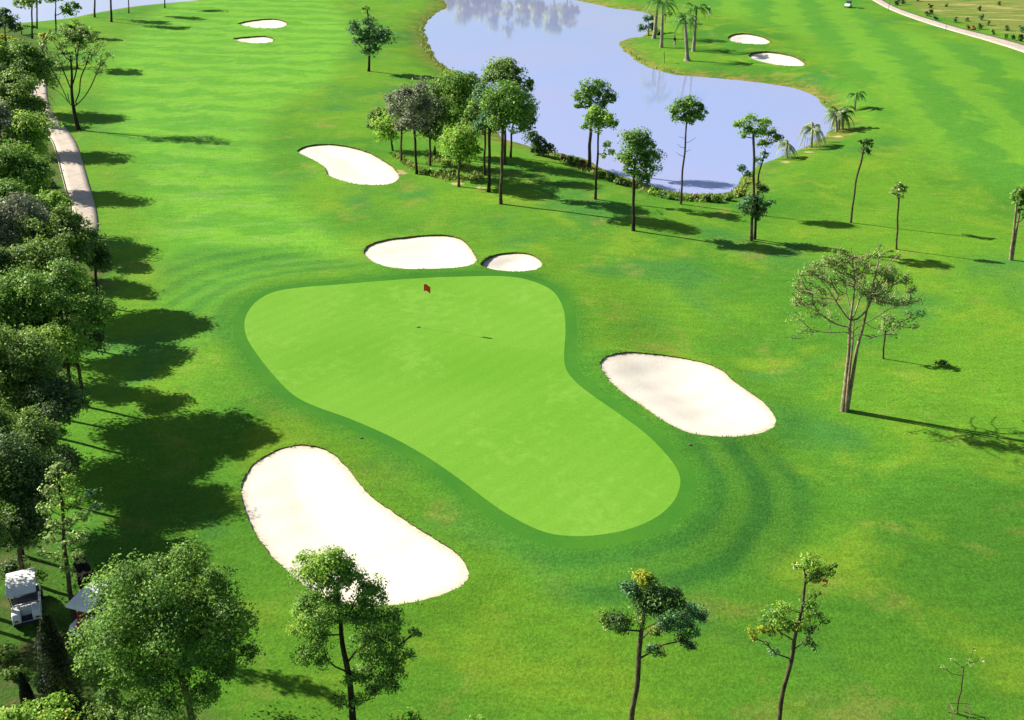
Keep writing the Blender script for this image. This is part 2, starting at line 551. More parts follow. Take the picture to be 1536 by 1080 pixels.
def H0(X, Y):
    X = np.asarray(X, float); Y = np.asarray(Y, float)
    z = 0.16 * np.sin(X / 9 + 1.0) * np.sin(Y / 11 + .4) + 0.22 * np.sin(X / 23 + Y / 31) * sstep(50, 90, Y)
    # swell on the open ground to the right and to the left of the pond
    z = z + 0.9 * np.exp(-(((X + 22) / 14) ** 2 + ((Y - 150) / 22) ** 2)) + 0.8 * np.exp(-(((X - 52) / 16) ** 2 + ((Y - 135) / 20) ** 2))
    dg = sdist(GREEN, X, Y, 12)
    # the green sits on a low plateau which falls away to its right and front
    k = 1 - sstep(0.9, 7.5, dg)
    z = z * (1 - 0.85 * k) + ZG * k
    z = z - 0.55 * np.exp(-(((X - 8.5) / 4.0) ** 2 + ((Y - 35.5) / 2.6) ** 2)) * (1 - k)
    for P in (POND, LAKE):
        d = sdist(P, X, Y, 14)
        bank = sstep(0, 5.5, d)
        z = np.where(d < 0, ZW - 0.35 * np.minimum(-d, 2.5), ZW * (1 - bank) + z * bank + 0.06 * np.minimum(d, 1))
    return z


def hit(px, py, zf=H0, add=0.0, it=7):
    px = np.atleast_1d(np.asarray(px, float)); py = np.atleast_1d(np.asarray(py, float))
    z = np.zeros(px.shape)
    for _ in range(it):
        x, y = at_z(px, py, z)
        z = zf(x, y) + add
    return x, y, z


RIM = 0.16
BUNK = []
for P, drop, lab in BUNKERS_PX:
    q = loop_px(P, 6)
    x, y, z = hit(q[:, 0], q[:, 1], H0, RIM)
    w = np.stack([x, y], 1)
    s = scale_at(np.array([w[:, 0].mean(), w[:, 1].mean(), 0]))
    BUNK.append((ragged(resample(w, 4.5 / s), 0.03, 5), drop, lab))


def H(X, Y):
    z = H0(X, Y)
    for P, drop, lab in BUNK:
        d = sdist(P, X, Y, 4)
        z = z + RIM * np.exp(-(np.maximum(d, 0) / 1.1) ** 2)
    return z


def ground(px, py):
    x, y, z = hit(px, py, H)
    return np.array([x[0], y[0], z[0]])


def offset_loop(P, d):
    T = np.roll(P, -2, 0) - np.roll(P, 2, 0); T /= np.linalg.norm(T, axis=1)[:, None]
    sgn = 1 if area(P) > 0 else -1
    Nn = np.stack([T[:, 1], -T[:, 0]], 1) * sgn
    return P + Nn * np.asarray(d).reshape(-1, 1)


# collar is a little wider at the near end
COLLAR = offset_loop(GREEN, 0.72 + 0.15 * sstep(42, 34, GREEN[:, 1]))
COLLAR = catmull(COLLAR[::4], 4, True)
loops = [GREEN, COLLAR] + [b[0] for b in BUNK] + [POND, LAKE]

step = 8.0
gx, gy = np.meshgrid(np.arange(-260, 1800, step), np.arange(-150, 1200, step * 0.8))
gx = gx + rng.uniform(-.3, .3, gx.shape) * step; gy = gy + rng.uniform(-.3, .3, gy.shape) * step * .8
wx, wy = at_z(gx.ravel(), gy.ravel(), 0.0)
sc = F / (wy * CP + CAMH * SP)
keep = np.ones(len(wx), bool)
for P in loops:
    d = np.abs(sdist(P, wx, wy, 4))
    keep &= d > 2.6 / sc
wx, wy = wx[keep], wy[keep]
# coarse outer ring to the horizon
ox, oy = np.meshgrid(np.linspace(-1500, 1500, 41), np.linspace(-700, 2300, 41))
ox = ox.ravel(); oy = oy.ravel()
u = ox; dpt = oy * CP + CAMH * SP
inside = (oy > 12) & (np.abs(ox) < 0.78 * oy + 25) & (oy < 620)
ox, oy = ox[~inside], oy[~inside]
nx, ny = np.meshgrid(np.arange(-60, 61, 6.0), np.arange(-30, 24, 6.0))
pts = [np.stack([wx, wy], 1), np.stack([ox, oy], 1), np.stack([nx.ravel(), ny.ravel()], 1)]
base_n = sum(len(p) for p in pts)
edges = []
for P in loops:
    n0 = base_n; k = len(P)
    pts.append(P); edges += [(n0 + i, n0 + (i + 1) % k) for i in range(k)]
    base_n += k
A = np.vstack(pts)
res = delaunay_2d_cdt([Vector((float(a), float(b_))) for a, b_ in A], edges, [], 0, 1e-5)
V2 = np.array([(v.x, v.y) for v in res[0]]); T3 = np.array([f for f in res[2] if len(f) == 3], np.int64)
a, b_, c_ = V2[T3[:, 0]], V2[T3[:, 1]], V2[T3[:, 2]]
cr = (b_[:, 0] - a[:, 0]) * (c_[:, 1] - a[:, 1]) - (b_[:, 1] - a[:, 1]) * (c_[:, 0] - a[:, 0])
T3[cr < 0] = T3[cr < 0][:, ::-1]
T3 = T3[np.abs(cr) > 1e-8]
cen = V2[T3].mean(1)
Z = H(V2[:, 0], V2[:, 1])
VV = np.column_stack([V2, Z])
cg = sdist(GREEN, cen[:, 0], cen[:, 1], 5); cc = sdist(COLLAR, cen[:, 0], cen[:, 1], 5)
cb = np.zeros(len(cen), bool)
for P, drop, lab in BUNK:
    cb |= sdist(P, cen[:, 0], cen[:, 1], 3) < 0
is_green = cg < 0; is_col = (cc < 0) & ~is_green; is_ground = ~(is_green | is_col | cb)


def sub(mask):
    t = T3[mask]; u_, inv = np.unique(t.ravel(), return_inverse=True)
    return VV[u_], inv.reshape(-1, 3), u_


# attribute masks of the open ground
def soft(P_px, width):
    w = to_world(catmull(P_px, 5), 0.0)
    return lambda X, Y: 1 - sstep(-width, width, sdist(w, X, Y, 40))


FAIR_L = soft([(310,-12),(470,-12),(520,30),(520,80),(500,125),(420,165),(395,225),(420,290),(490,340),(520,375),(470,405),(380,425),(300,470),(262,420),(235,340),(205,262),(172,190),(165,120),(190,60),(230,22)], 2.5)
FAIR_R = soft([(1050,-40),(1250,-30),(1330,40),(1420,62),(1545,95),(1700,180),(1660,300),(1480,270),(1380,220),(1300,140),(1230,70),(1130,35),(1050,10)], 4.0)
RING_SHADE_A = soft([(830,905),(930,930),(1060,905),(1170,840),(1215,770),(1200,710),(1120,672),(1030,665),(1000,680),(1040,720),(1030,770),(980,800),(900,830),(800,815),(770,850)], 1.0)
RING_B = soft([(240,400),(330,375),(470,385),(560,405),(470,425),(400,440),(360,470),(350,520),(300,500),(250,470)], 1.3)
FIELD = soft([(1352,2),(1440,32),(1545,58),(1750,90),(1900,60),(1700,-60),(1300,-80),(1325,-20)], 1.0)
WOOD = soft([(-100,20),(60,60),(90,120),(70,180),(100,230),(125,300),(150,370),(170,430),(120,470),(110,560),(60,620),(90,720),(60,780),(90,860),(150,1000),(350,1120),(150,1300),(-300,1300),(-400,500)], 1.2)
LONG = soft([(-300, 1250), (380, 620), (520, 640), (700, 830), (860, 930), (1060, 905), (1250, 820), (1560, 720), (1900, 1250)], 3.0)
SANDY = [(1000, 84, 1.6), (966, 76, 0.9), (1272, 166, 0.9), (1253, 199, 0.9), (1178, 237, 0.8), (1215, 222, .5), (598, 264, 1.0), (70, 205, 1.0), (724, 287, .5), (684, 280, .5)]


def ground_attrs(V):
    X, Y = V[:, 0], V[:, 1]
    dgv = sdist(GREEN, X, Y, 16)
    bank = 1 - sstep(0.2, 3.6, np.minimum(sdist(POND, X, Y, 10), sdist(LAKE, X, Y, 10)))
    # the near, mown shore on the right has hardly any rough bank
    bx, by = at_z(1180, 235); near = np.exp(-(((X - bx) / 11) ** 2 + ((Y - by) / 9) ** 2))
    bank = bank * (1 - 0.75 * near)
    sandy = np.zeros(len(X))
    for px, py, r in SANDY:
        cx, cy = at_z(px, py)
        sandy = np.maximum(sandy, np.exp(-(((X - cx) / (1.5 * r)) ** 2 + ((Y - cy) / r) ** 2) ** 1.0))
    return dict(fairway=FAIR_L(X, Y), fairway_right=FAIR_R(X, Y), green_distance=dgv,
                ring_shade_mask=np.maximum(RING_SHADE_A(X, Y), 0.8 * RING_B(X, Y)) , bank=bank, sandy=sandy,
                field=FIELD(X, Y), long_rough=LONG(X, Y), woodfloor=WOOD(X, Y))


Vg, Tg, ug = sub(is_ground)
at = ground_attrs(Vg)
# cut lips round the bunkers belong to the ground
LV, LF = [], []; off = len(Vg)
for P, drop, lab in BUNK:
    z = H(P[:, 0], P[:, 1]); k = len(P)
    top = np.column_stack([P, z]); bot = np.column_stack([offset_loop(P, 0.03), z - drop - 0.12])
    LV += [top, bot]
    for i in range(k):
        j = (i + 1) % k
        LF.append((off + i, off + j, off + k + i)); LF.append((off + j, off + k + j, off + k + i))
    off += 2 * k
LV = np.vstack(LV)
nv = len(LV)
allV = np.vstack([Vg, LV]); allF = np.vstack([Tg, np.array(LF)])
idx = np.r_[np.zeros(len(Tg)), np.ones(len(LF))]
at = {k: np.r_[v, np.zeros(nv)] for k, v in at.items()}
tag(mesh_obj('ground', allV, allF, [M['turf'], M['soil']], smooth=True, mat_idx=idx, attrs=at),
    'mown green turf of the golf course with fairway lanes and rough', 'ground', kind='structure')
Vq, Tq, _ = sub(is_green)
tag(mesh_obj('putting_green', Vq, Tq, M['green'], smooth=True), 'smooth light green putting green with a red flag', 'putting green', kind='structure')
Vq, Tq, _ = sub(is_col)
tag(mesh_obj('fringe', Vq, Tq, M['fringe'], smooth=True), 'darker mown collar of grass round the putting green', 'fringe', kind='structure')

# ------------------------------------------------------------------ bunkers
for P, drop, lab in BUNK:
    k = len(P)
    x0, y0 = P.min(0); x1, y1 = P.max(0)
    st = max(0.22, (x1 - x0) / 45)
    g = np.stack(np.meshgrid(np.arange(x0, x1, st), np.arange(y0, y1, st)), -1).reshape(-1, 2)
    g = g + rng.uniform(-.2, .2, g.shape) * st
    g = g[sdist(P, g[:, 0], g[:, 1]) < -0.35 * st]
    B = np.vstack([P, g])
    r = delaunay_2d_cdt([Vector(map(float, q)) for q in B], [(i, (i + 1) % k) for i in range(k)], [], 0, 1e-5)
    v2 = np.array([(v.x, v.y) for v in r[0]]); t = np.array([f for f in r[2] if len(f) == 3])
    cm = v2[t].mean(1); t = t[sdist(P, cm[:, 0], cm[:, 1]) < 0]
    a, b_, c_ = v2[t[:, 0]], v2[t[:, 1]], v2[t[:, 2]]
    cr = (b_[:, 0] - a[:, 0]) * (c_[:, 1] - a[:, 1]) - (b_[:, 1] - a[:, 1]) * (c_[:, 0] - a[:, 0])
    t[cr < 0] = t[cr < 0][:, ::-1]
    d = -sdist(P, v2[:, 0], v2[:, 1])
    size = min(x1 - x0, y1 - y0)
    zz = H0(v2[:, 0], v2[:, 1]) + RIM - drop - 0.30 * sstep(0, size * 0.4, d) + 0.02 * np.sin(v2[:, 0] * 2.1) * np.sin(v2[:, 1] * 2.7)
    tag(mesh_obj('sand_bunker', np.column_stack([v2, zz]), t, M['sand'], smooth=True, attrs={'edge': 1 - sstep(0.0, 0.5, d)}),
        lab, 'sand bunker', 'sand bunkers of the golf course')

# ------------------------------------------------------------------ water
def water(P, name, lab):
    Q = offset_loop(P, 1.0)
    x0, y0 = Q.min(0) - 1; x1, y1 = Q.max(0) + 1
    V = [(x, y, ZW) for x, y in P]
    k = len(P)
    r = delaunay_2d_cdt([Vector((float(x), float(y))) for x, y in P], [(i, (i + 1) % k) for i in range(k)], [], 0, 1e-5)
    v2 = np.array([(v.x, v.y) for v in r[0]]); t = np.array([f for f in r[2] if len(f) == 3])
    cm = v2[t].mean(1); t = t[sdist(P, cm[:, 0], cm[:, 1]) < 0]
    a, b_, c_ = v2[t[:, 0]], v2[t[:, 1]], v2[t[:, 2]]
    cr = (b_[:, 0] - a[:, 0]) * (c_[:, 1] - a[:, 1]) - (b_[:, 1] - a[:, 1]) * (c_[:, 0] - a[:, 0])
    t[cr < 0] = t[cr < 0][:, ::-1]
    tag(mesh_obj(name, np.column_stack([v2, np.full(len(v2), ZW - 0.01)]), t, M['water']), lab, 'water', kind='structure')


water(POND, 'pond_water', 'still lavender blue pond curving between the fairways')
water(LAKE, 'lake_water', 'pale blue water beyond the trees at the upper left')


# ------------------------------------------------------------------ paths
def path(left_px, right_px, name, lab, kerb=False):
    n = 90
    def line(Pp):
        q = catmull(Pp, 8, False)
        x, y, z = hit(q[:, 0], q[:, 1], H)
        w = np.stack([x, y], 1)
        return resample(w, 0.05, False)
    L = line(left_px); R = line(right_px)
    L = L[np.linspace(0, len(L) - 1, n).astype(int)]; R = R[np.linspace(0, len(R) - 1, n).astype(int)]
    rows = []
    C = (L + R) / 2
    al = np.r_[0, np.cumsum(np.linalg.norm(np.diff(C, axis=0), axis=1))]
    m = 5; V = []; A = []
    for i in range(n):
        for j in range(m):
            p = L[i] + (R[i] - L[i]) * j / (m - 1)
            V.append((p[0], p[1], float(H(p[0], p[1])) + 0.05)); A.append(al[i])
        V.append((*L[i], V[-m][2] - 0.25)); A.append(al[i])
        V.append((*R[i], V[-2][2] - 0.25)); A.append(al[i])
    w = m + 2; Fc = []
    for i in range(n - 1):
        for j in range(m - 1):
            Fc.append((i * w + j, i * w + j + 1, (i + 1) * w + j + 1, (i + 1) * w + j))
        Fc.append((i * w, (i + 1) * w, (i + 1) * w + m, i * w + m))
        Fc.append((i * w + m - 1, i * w + m + 1, (i + 1) * w + m + 1, (i + 1) * w + m - 1))
    o = tag(mesh_obj(name, V, np.array(Fc), M['path'], attrs={'along': A}), lab, 'path', kind='structure')
    if kerb:
        V = []; Fc = []
        for i in range(n):
            d = (L[i] - R[i]); d /= np.linalg.norm(d) + 1e-9
            a = L[i] + d * 0.004; b = L[i] + d * 0.15
            z = float(H(a[0], a[1]))
            V += [(*a, z - .1), (*a, z + .14), (*b, z + .14), (*b, z - .1)]
        for i in range(n - 1):
            for j in range(3):
                Fc.append((i * 4 + j, i * 4 + j + 1, (i + 1) * 4 + j + 1, (i + 1) * 4 + j))
        mesh_obj('kerb', V, np.array(Fc), M['kerb'], parent=o)
    return o


path([(62,108),(53,125),(47,150),(50,170),(64,193),(79,213),(87,238),(94,265),(100,288),(106,308),(104,335),(85,362),(50,385),(20,396),(-40,406)],
     [(70,108),(70,130),(73,155),(82,174),(100,194),(114,214),(124,243),(132,270),(139,295),(145,318),(147,345),(134,378),(95,410),(40,424),(-40,434)],
     'cart_path', 'curving pale pink cart path along the left wood', True)
path([(1270,-22),(1292,-10),(1310,1),(1332,13),(1370,28),(1420,44),(1480,61),(1536,79),(1620,112)],
     [(1285,-24),(1306,-10),(1322,-1),(1347,12),(1390,27),(1440,42),(1500,57),(1536,67),(1632,98)],
     'cart_path', 'pale cart path crossing the upper right corner')

# ------------------------------------------------------------------ tree building
def norm(v):
    return v / (np.linalg.norm(v, axis=-1, keepdims=True) + 1e-9)


def leaves(Cn, N, size, r, fold=0.25, aspect=0.62):
    """one folded rhombic leaf per centre; returns verts and quads"""
    n = len(Cn)
    t = norm(np.cross(N, r.normal(size=(n, 3))))
    b = np.cross(N, t)
    s = (size * r.uniform(0.5, 1.5, n))[:, None]
    V = np.empty((n, 4, 3))
    V[:, 0] = Cn - t * s * 0.5
    V[:, 1] = Cn + b * s * aspect * 0.5 + N * s * fold * 0.5
    V[:, 2] = Cn + t * s * 0.5 - N * s * 0.12
    V[:, 3] = Cn - b * s * aspect * 0.5 + N * s * fold * 0.5
    return V.reshape(-1, 3), np.arange(n * 4).reshape(n, 4)


def tubes(paths, sides=6):
    """paths: list of (points Nx3, radii N)"""
    V = []; Fc = []; off = 0
    for P, R in paths:
        P = np.asarray(P, float); n = len(P)
        if n < 2: continue
        T = norm(np.gradient(P, axis=0))
        k = sides if R[0] > 0.05 else (5 if R[0] > 0.025 else 3)
        ref = np.array([0.3, 0.9, 0.2]) if abs(T[0][2]) > 0.8 else np.array([0, 0, 1.0])
        U = norm(np.cross(T, ref)); Wv = np.cross(T, U)
        ang = np.arange(k) * 2 * math.pi / k
        ring = P[:, None] + (U[:, None] * np.cos(ang)[None, :, None] + Wv[:, None] * np.sin(ang)[None, :, None]) * np.asarray(R)[:, None, None]
        V.append(ring.reshape(-1, 3))
        i = np.arange(n - 1)[:, None] * k; j = np.arange(k)[None, :]; j2 = (j + 1) % k
        q = np.stack([i + j, i + j2, i + k + j2, i + k + j], -1).reshape(-1, 4) + off
        Fc.append(q)
        off += n * k
    return np.vstack(V), np.vstack(Fc)


def skeleton(trunk, rad, targets, r, tip=0.010, seg=0.45, power=0.6, up=0.25, limbs=(), taper=0.62):
    """grow branches from a trunk polyline to target points; returns tube paths"""
    tr = resample(np.asarray(trunk, float), 0.35, False) if len(trunk) > 1 else np.asarray(trunk)
    t_ = np.linspace(0, 1, len(tr)); ph = r.uniform(0, 6.28, 2)
    L_ = np.linalg.norm(tr[-1] - tr[0])
    for ax_ in (0, 1):
        tr[:, ax_] += L_ * (.005 * np.sin(6.5 * t_ + ph[ax_]) + .004 * np.sin(14 * t_ + 2 * ph[ax_])) * np.sin(np.pi * t_)
    nodes = [p for p in tr]; par = [-1] + list(range(len(tr) - 1)); nt_ = len(tr)
    for lb in limbs:
        lb = resample(catmull(np.asarray(lb, float), 5, False), 0.3, False)
        A_ = np.array(nodes); prev = int(np.argmin(np.linalg.norm(A_ - lb[0], axis=1)))
        for p in lb[1:]:
            nodes.append(p); par.append(prev); prev = len(nodes) - 1
    tgt = sorted(targets, key=lambda q: np.min(np.linalg.norm(tr - q, axis=1)))
    start = max(1, int(nt_ * 0.25))
    for q in tgt:
        A_ = np.array(nodes)
        d = np.linalg.norm(A_ - q, axis=1)
        dz = A_[:, 2] - q[2]
        cost = d + np.maximum(dz + 0.25 * d, 0) * 1.6
        cost[:start] += 4
        i = int(np.argmin(cost)); p0 = A_[i]; D = d[i]
        n = max(1, int(round(D / seg)))
        prev = i
        bend = np.array([0, 0, -up * D * 0.35])
        jit = r.normal(size=3) * 0.06 * D
        for k in range(1, n + 1):
            t = k / n
            p = p0 + (q - p0) * t + (bend + jit) * math.sin(math.pi * t)
            nodes.append(p); par.append(prev); prev = len(nodes) - 1
    nn = len(nodes); cnt = np.zeros(nn); child = [[] for _ in range(nn)]
    for i in range(1, nn):
        child[par[i]].append(i)
    leafn = np.array([len(c) == 0 for c in child], float)
    for i in range(nn - 1, 0, -1):
        cnt[i] += leafn[i]
        cnt[par[i]] += cnt[i]
    tot = max(cnt[0], 1)
    R = tip + (rad - tip) * (np.maximum(cnt, 0.3) / tot) ** power * 0.60
    for i in range(nt_):    # the trunk itself tapers from base to tip
        f = i / max(nt_ - 1, 1)
        R[i] = max(min(R[i] * (1.25 if taper < .7 else .8), rad), rad * (1 - taper * f ** (1.0 if taper < .7 else 0.8)))
        if f < 0.08: R[i] = rad * (1.25 - 3 * f)
    out = []
    P = np.array(nodes)
    tp = list(range(nt_)); out.append((P[tp], R[tp]))
    stack = [(i, c) for i in range(nt_) for c in child[i] if not (c < nt_)]
    while stack:
        p, c = stack.pop()
        ch = [p, c]
        while child[c]:
            k = max(child[c], key=lambda q: cnt[q])
            for o_ in child[c]:
                if o_ != k: stack.append((c, o_))
            c = k; ch.append(c)
        rr = R[ch].copy(); rr[0] = min(rr[0], rr[1] * 1.15)
        rr[-1] = min(rr[-1], tip)
        out.append((P[ch], rr))
    return out


def blob_leaves(c, rad, size, dens, r, gap=0.35, droop=0.0):
    """leaves in uneven clusters over an ellipsoid shell"""
    rm = float(np.mean(rad))
    n = int(dens * 12.57 * rm * rm / (size * size * 0.55) * 1.25) + 8
    m = max(8, int(8 + rm / size * 1.7))
    cd = norm(r.normal(size=(m, 3)) + np.array([0, 0, 0.25]))
    cr_ = np.where(r.random(m) < .22, r.uniform(1.0, 1.36, m), r.uniform(.5, 1.02, m))
    pick = r.integers(0, m, n)
    d = norm(cd[pick] + r.normal(size=(n, 3)) * gap)
    rr = cr_[pick] * (1 - 0.55 * r.random(n) ** 1.8)
    P = c + d * rr[:, None] * np.asarray(rad)
    N = norm(d * 0.6 + np.array([0, 0, 0.55]) + r.normal(size=(n, 3)) * 0.45)
    keepm = (d[:, 2] > -0.45) | (r.random(n) < 0.5)
    tint = np.clip(r.normal(0.45, 0.24, n) + (cr_[pick] - 0.87) * 0.5 + 0.08 * r.normal(size=m)[pick], 0, 1)  # clusters reaching further out are tinted paler
    return P[keepm], N[keepm], tint[keepm]


def ellipse_blobs(c, s, rx, ry, n, rb, r, phi):
    """blob centres filling an ellipsoid whose outline is rx by ry pixels"""
    a = rx / s; b = a * 0.85
    cc_ = math.sqrt(max((ry / s) ** 2 - (b * math.sin(phi)) ** 2, (0.4 * ry / s) ** 2)) / math.cos(phi)
    rbm = rb / s
    ax = np.array([max(a - rbm * 0.8, .1), max(b - rbm * 0.8, .1), max(cc_ - rbm * 0.7, .1)])
    out = []
    for k in range(n):
        best = None
        for _ in range(12):
            d = norm(r.normal(size=3)); d[2] = d[2] if d[2] > -0.5 else -d[2] * 0.4
            p = c + d * ax * r.uniform(0.5, 1.15)
            m = min([np.linalg.norm(p - q[0]) for q in out] + [9])
            if best is None or m > best[0]: best = (m, p)
        out.append((best[1], rbm * r.uniform(0.6, 1.25)))
    return out


def tree(name, label, cat, base, trunk, rad, blobs, leaf='leaf', bk='bark', lp=4.3, dens=1.0, group=None, seed=1,
         crown=None, twigs=3, flat=0.75, gap=0.35, tip=0.012, base_world=None, extra=None, squash=1.0, targets_px=None, up=0.25, limbs=(), taper=0.62, bs=1.36):
    """base: pixel of the foot. trunk: further pixels up the stem. blobs: (px,py,r px[,material]) in the tree's own plane;
    crown: (px,py,rx,ry,n,rb) fills an ellipse"""
    r = np.random.default_rng(seed)
    B = np.array(base_world) if base_world is not None else ground(*base)
    y0 = B[1]
    T = [B - np.array([0, 0, 0.12])] + [at_y(px, py, y0) for px, py in trunk]
    s = scale_at(T[-1])
    bl = []
    for q in blobs:
        rb = q[2]; mt = q[3] if len(q) > 3 else leaf
        dy = r.normal() * 0.35 * rb / s
        p = at_y(q[0], q[1], y0 + dy)
        bl.append((p, rb / s, mt))
    if crown is not None:
        cx, cy, rx, ry, n, rb = crown
        p = at_y(cx, cy, y0)
        phi = math.atan2(CAMH - p[2], math.hypot(p[0], p[1]))
        bl += [(p_, r_, leaf) for p_, r_ in ellipse_blobs(p, scale_at(p), rx, ry, n, rb, r, phi)]
    bl = [(p, rr * bs, mt) for p, rr, mt in bl]
    root = empty(name, B)
    tgs = []
    for p, rr, mt in bl:
        tgs.append(p - np.array([0, 0, rr * 0.15]))
        for _ in range(twigs):
            tgs.append(p + norm(r.normal(size=3)) * rr * r.uniform(0.3, 0.7) * np.array([1, 1, flat]))
    if targets_px:
        for (px, py, dy) in targets_px:
            tgs.append(at_y(px, py, y0 + dy))
    paths = skeleton(T, rad, tgs, r, tip=tip, up=up, taper=taper, limbs=[[at_y(px, py, y0 + dy * k / max(len(pl) - 1, 1)) for k, (px, py) in enumerate(pl)] for pl, dy in limbs])
    if extra: paths += extra(B, y0, s, r)
    V, Q = tubes(paths)
    mesh_obj('trunk', V - B, Q, M[bk], root, smooth=True)
    bym = {}
    size = lp / s
    for p, rr, mt in bl:
        P, N, t = blob_leaves(p, np.array([rr, rr, rr * flat]), size, dens, r, gap)
        bym.setdefault(mt, []).append((P, N, t))
    if bym:
        Vs, Qs, Ts, Ms = [], [], [], []; off = 0; keys = list(bym)
        for mi, mt in enumerate(keys):
            P = np.vstack([x[0] for x in bym[mt]]); N = np.vstack([x[1] for x in bym[mt]]); t = np.concatenate([x[2] for x in bym[mt]])
            zz = H(B[0:1], B[1:2])[0]
            ok = P[:, 2] > zz + 0.05
            P, N, t = P[ok], N[ok], t[ok]
            v, q = leaves(P, N, size, r)
            Vs.append(v); Qs.append(q + off); Ts.append(np.repeat(t, 4)); Ms.append(np.full(len(q), mi)); off += len(v)
        mesh_obj('crown', np.vstack(Vs) - B, np.vstack(Qs), [M[k] for k in keys], root, mat_idx=np.concatenate(Ms), attrs={'tint': np.concatenate(Ts)})
    tag(root, label, cat, group)
    return root


seed = [100]
def nseed():
    seed[0] += 1
    return seed[0]


def wood_tree(cx, cy, rx, ry, hc, mat, label, n=13, k=0.46, dens=1.0, bk='bark', lp=3.7, name='broadleaf_tree', rad=0.12, lean=-0.5, gap=0.32, group='trees of the wood along the left side', twigs=2):
    """a tree given by where its crown shows and how high the crown centre stands"""
    x, y = at_z(cx, cy, hc)
    x = float(x); y = float(y)
    bx = x + lean; by = y
    z = float(H(bx, by))
    B = np.array([bx, by, z])
    s = scale_at(np.array([x, y, hc]))
    r = np.random.default_rng(seed[0] + 5)
    mid = np.array([bx * 0.6 + x * 0.4 + r.normal() * 0.1, y + r.normal() * .1, z + hc * 0.5])
    # pixels of the trunk points
    def px_of(p):
        d = p - np.array([0, 0, CAMH])
        zc = d[1] * CP - d[2] * SP; yc = -(d[1] * SP + d[2] * CP)
        return 768 + F * d[0] / zc, 540 + F * yc / zc
    t = [px_of(mid), px_of(np.array([x, y, hc * 1.05]))]
    return tree(name, label, 'tree', None, t, rad, [], leaf=mat, bk=bk, lp=lp, dens=dens, group=group, seed=nseed(),
                crown=(cx, cy, rx, ry, n, k * min(rx, ry)), base_world=B, gap=gap, twigs=twigs)


WG = 'trees of the wood along the left side'
wt = wood_tree
# the wood, from the near corner to the far end
wt(260, 965, 132, 130, 4.1, 'leaf', 'large round green tree filling the lower left corner, beside the golf carts', n=64, k=0.21, rad=0.15, lp=4.2, lean=0.1, dens=.72, twigs=4, gap=0.4)
wt(45, 1085, 62, 42, 2.0, 'light', 'low pale green bushy tree in the very bottom left corner', n=12, lp=5.5)
wt(150, 1088, 50, 34, 1.8, 'olive', 'small olive bushy tree at the bottom edge under the large round tree', n=9, lp=5.5)
wt(22, 572, 72, 78, 4.8, 'olive', 'broad mottled olive tree at the left edge, level with the top of the long shadow', n=20, k=0.34, bk='barkpale')
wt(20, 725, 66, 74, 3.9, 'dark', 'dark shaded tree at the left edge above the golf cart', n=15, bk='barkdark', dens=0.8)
wt(92, 462, 74, 66, 6.0, 'leaf', 'full green tree with a dark bare trunk, left of the green', n=20, k=0.34, bk='barkdark')
wt(16, 482, 62, 62, 5.5, 'leaf', 'leafy green tree at the left edge behind the full green one', n=14)
wt(60, 536, 66, 46, 4.8, 'light', 'bright green low crowned tree in front of the full green one', n=15)
wt(88, 366, 60, 56, 5.0, 'olive', 'big olive tree covering the left side of the cart path where it ends', n=20, k=0.34)
wt(28, 350, 54, 62, 5.5, 'grey', 'grey-green tree at the left edge beside the big olive one', n=13)
wt(144, 392, 24, 30, 3.4, 'dark', 'dark narrow tree at the foot of the cart path casting a black shadow', n=8, bk='barkdark')
wt(6, 412, 42, 40, 5.0, 'dark', 'small dark crown at the left edge next to a pale gap in the trees', n=8)
wt(76, 306, 34, 24, 4.2, 'light', 'light green spreading crown reaching over the pink path', n=10)
wt(28, 266, 50, 48, 5.0, 'leaf', 'medium green tree at the left edge, level with the kidney shaped bunker', n=13)
wt(42, 212, 38, 42, 4.6, 'light', 'fresh green tree left of the kink in the pink path', n=10)
wt(0, 198, 36, 44, 5.4, 'grey', 'greyish tree at the left edge behind the fresh green one', n=8)
wt(24, 156, 40, 44, 5.0, 'olive', 'olive tree left of the narrow far end of the pink path', n=11)
wt(42, 108, 36, 42, 4.8, 'leaf', 'dome shaped green tree standing left of the bare V shaped tree', n=12)
wt(2, 98, 30, 42, 5.4, 'light', 'pale green tree at the left edge behind the dome shaped one', n=9)
wt(113, 56, 25, 24, 4.6, 'leaf', 'rounded green tree right behind the bare V shaped tree', n=9)
wt(8, 34, 22, 18, 6.0, 'dark', 'dark tree at the left edge in front of the pale blue water', n=7)
wt(34, 40, 18, 8, 1.6, 'olive', 'low olive thicket on the bank of the pale blue water', n=6, name='bush')
wt(72, 56, 16, 12, 2.4, 'yellow', 'yellow-green young tree at the far end of the path', n=6)
wt(10, 58, 20, 10, 2.6, 'yellow', 'yellow-leaved tree at the left edge near the pale blue water', n=5)
wt(62, 404, 58, 40, 5.0, 'olive', 'wide olive crown hiding the bend of the cart path', n=14)
wt(50, 322, 36, 32, 4.8, 'dark', 'dark green crown between the big olive tree and the light green spreading one', n=10)
wt(8, 306, 34, 34, 5.2, 'leaf', 'rounded green crown at the left edge above the grey-green tree', n=8)
wt(14, 124, 28, 30, 4.6, 'dark', 'dark crown at the left edge below the dome shaped tree', n=8)
wt(120, 508, 36, 34, 3.4, 'dark', 'dark low tree right beside the bare trunk of the full green tree', n=9)
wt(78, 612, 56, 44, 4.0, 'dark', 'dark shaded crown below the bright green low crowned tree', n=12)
wt(38, 668, 56, 52, 4.2, 'olive', 'mottled crown right of the left edge, above the feathery tree top', n=13)
wt(92, 690, 30, 30, 2.6, 'dark', 'small dark crown just above the feathery tree', n=7)
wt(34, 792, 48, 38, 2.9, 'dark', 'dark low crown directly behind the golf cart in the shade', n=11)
wt(-150, 770, 80, 66, 4.6, 'olive', 'tree past the left edge whose shadow covers the golf cart', n=9, dens=.6)
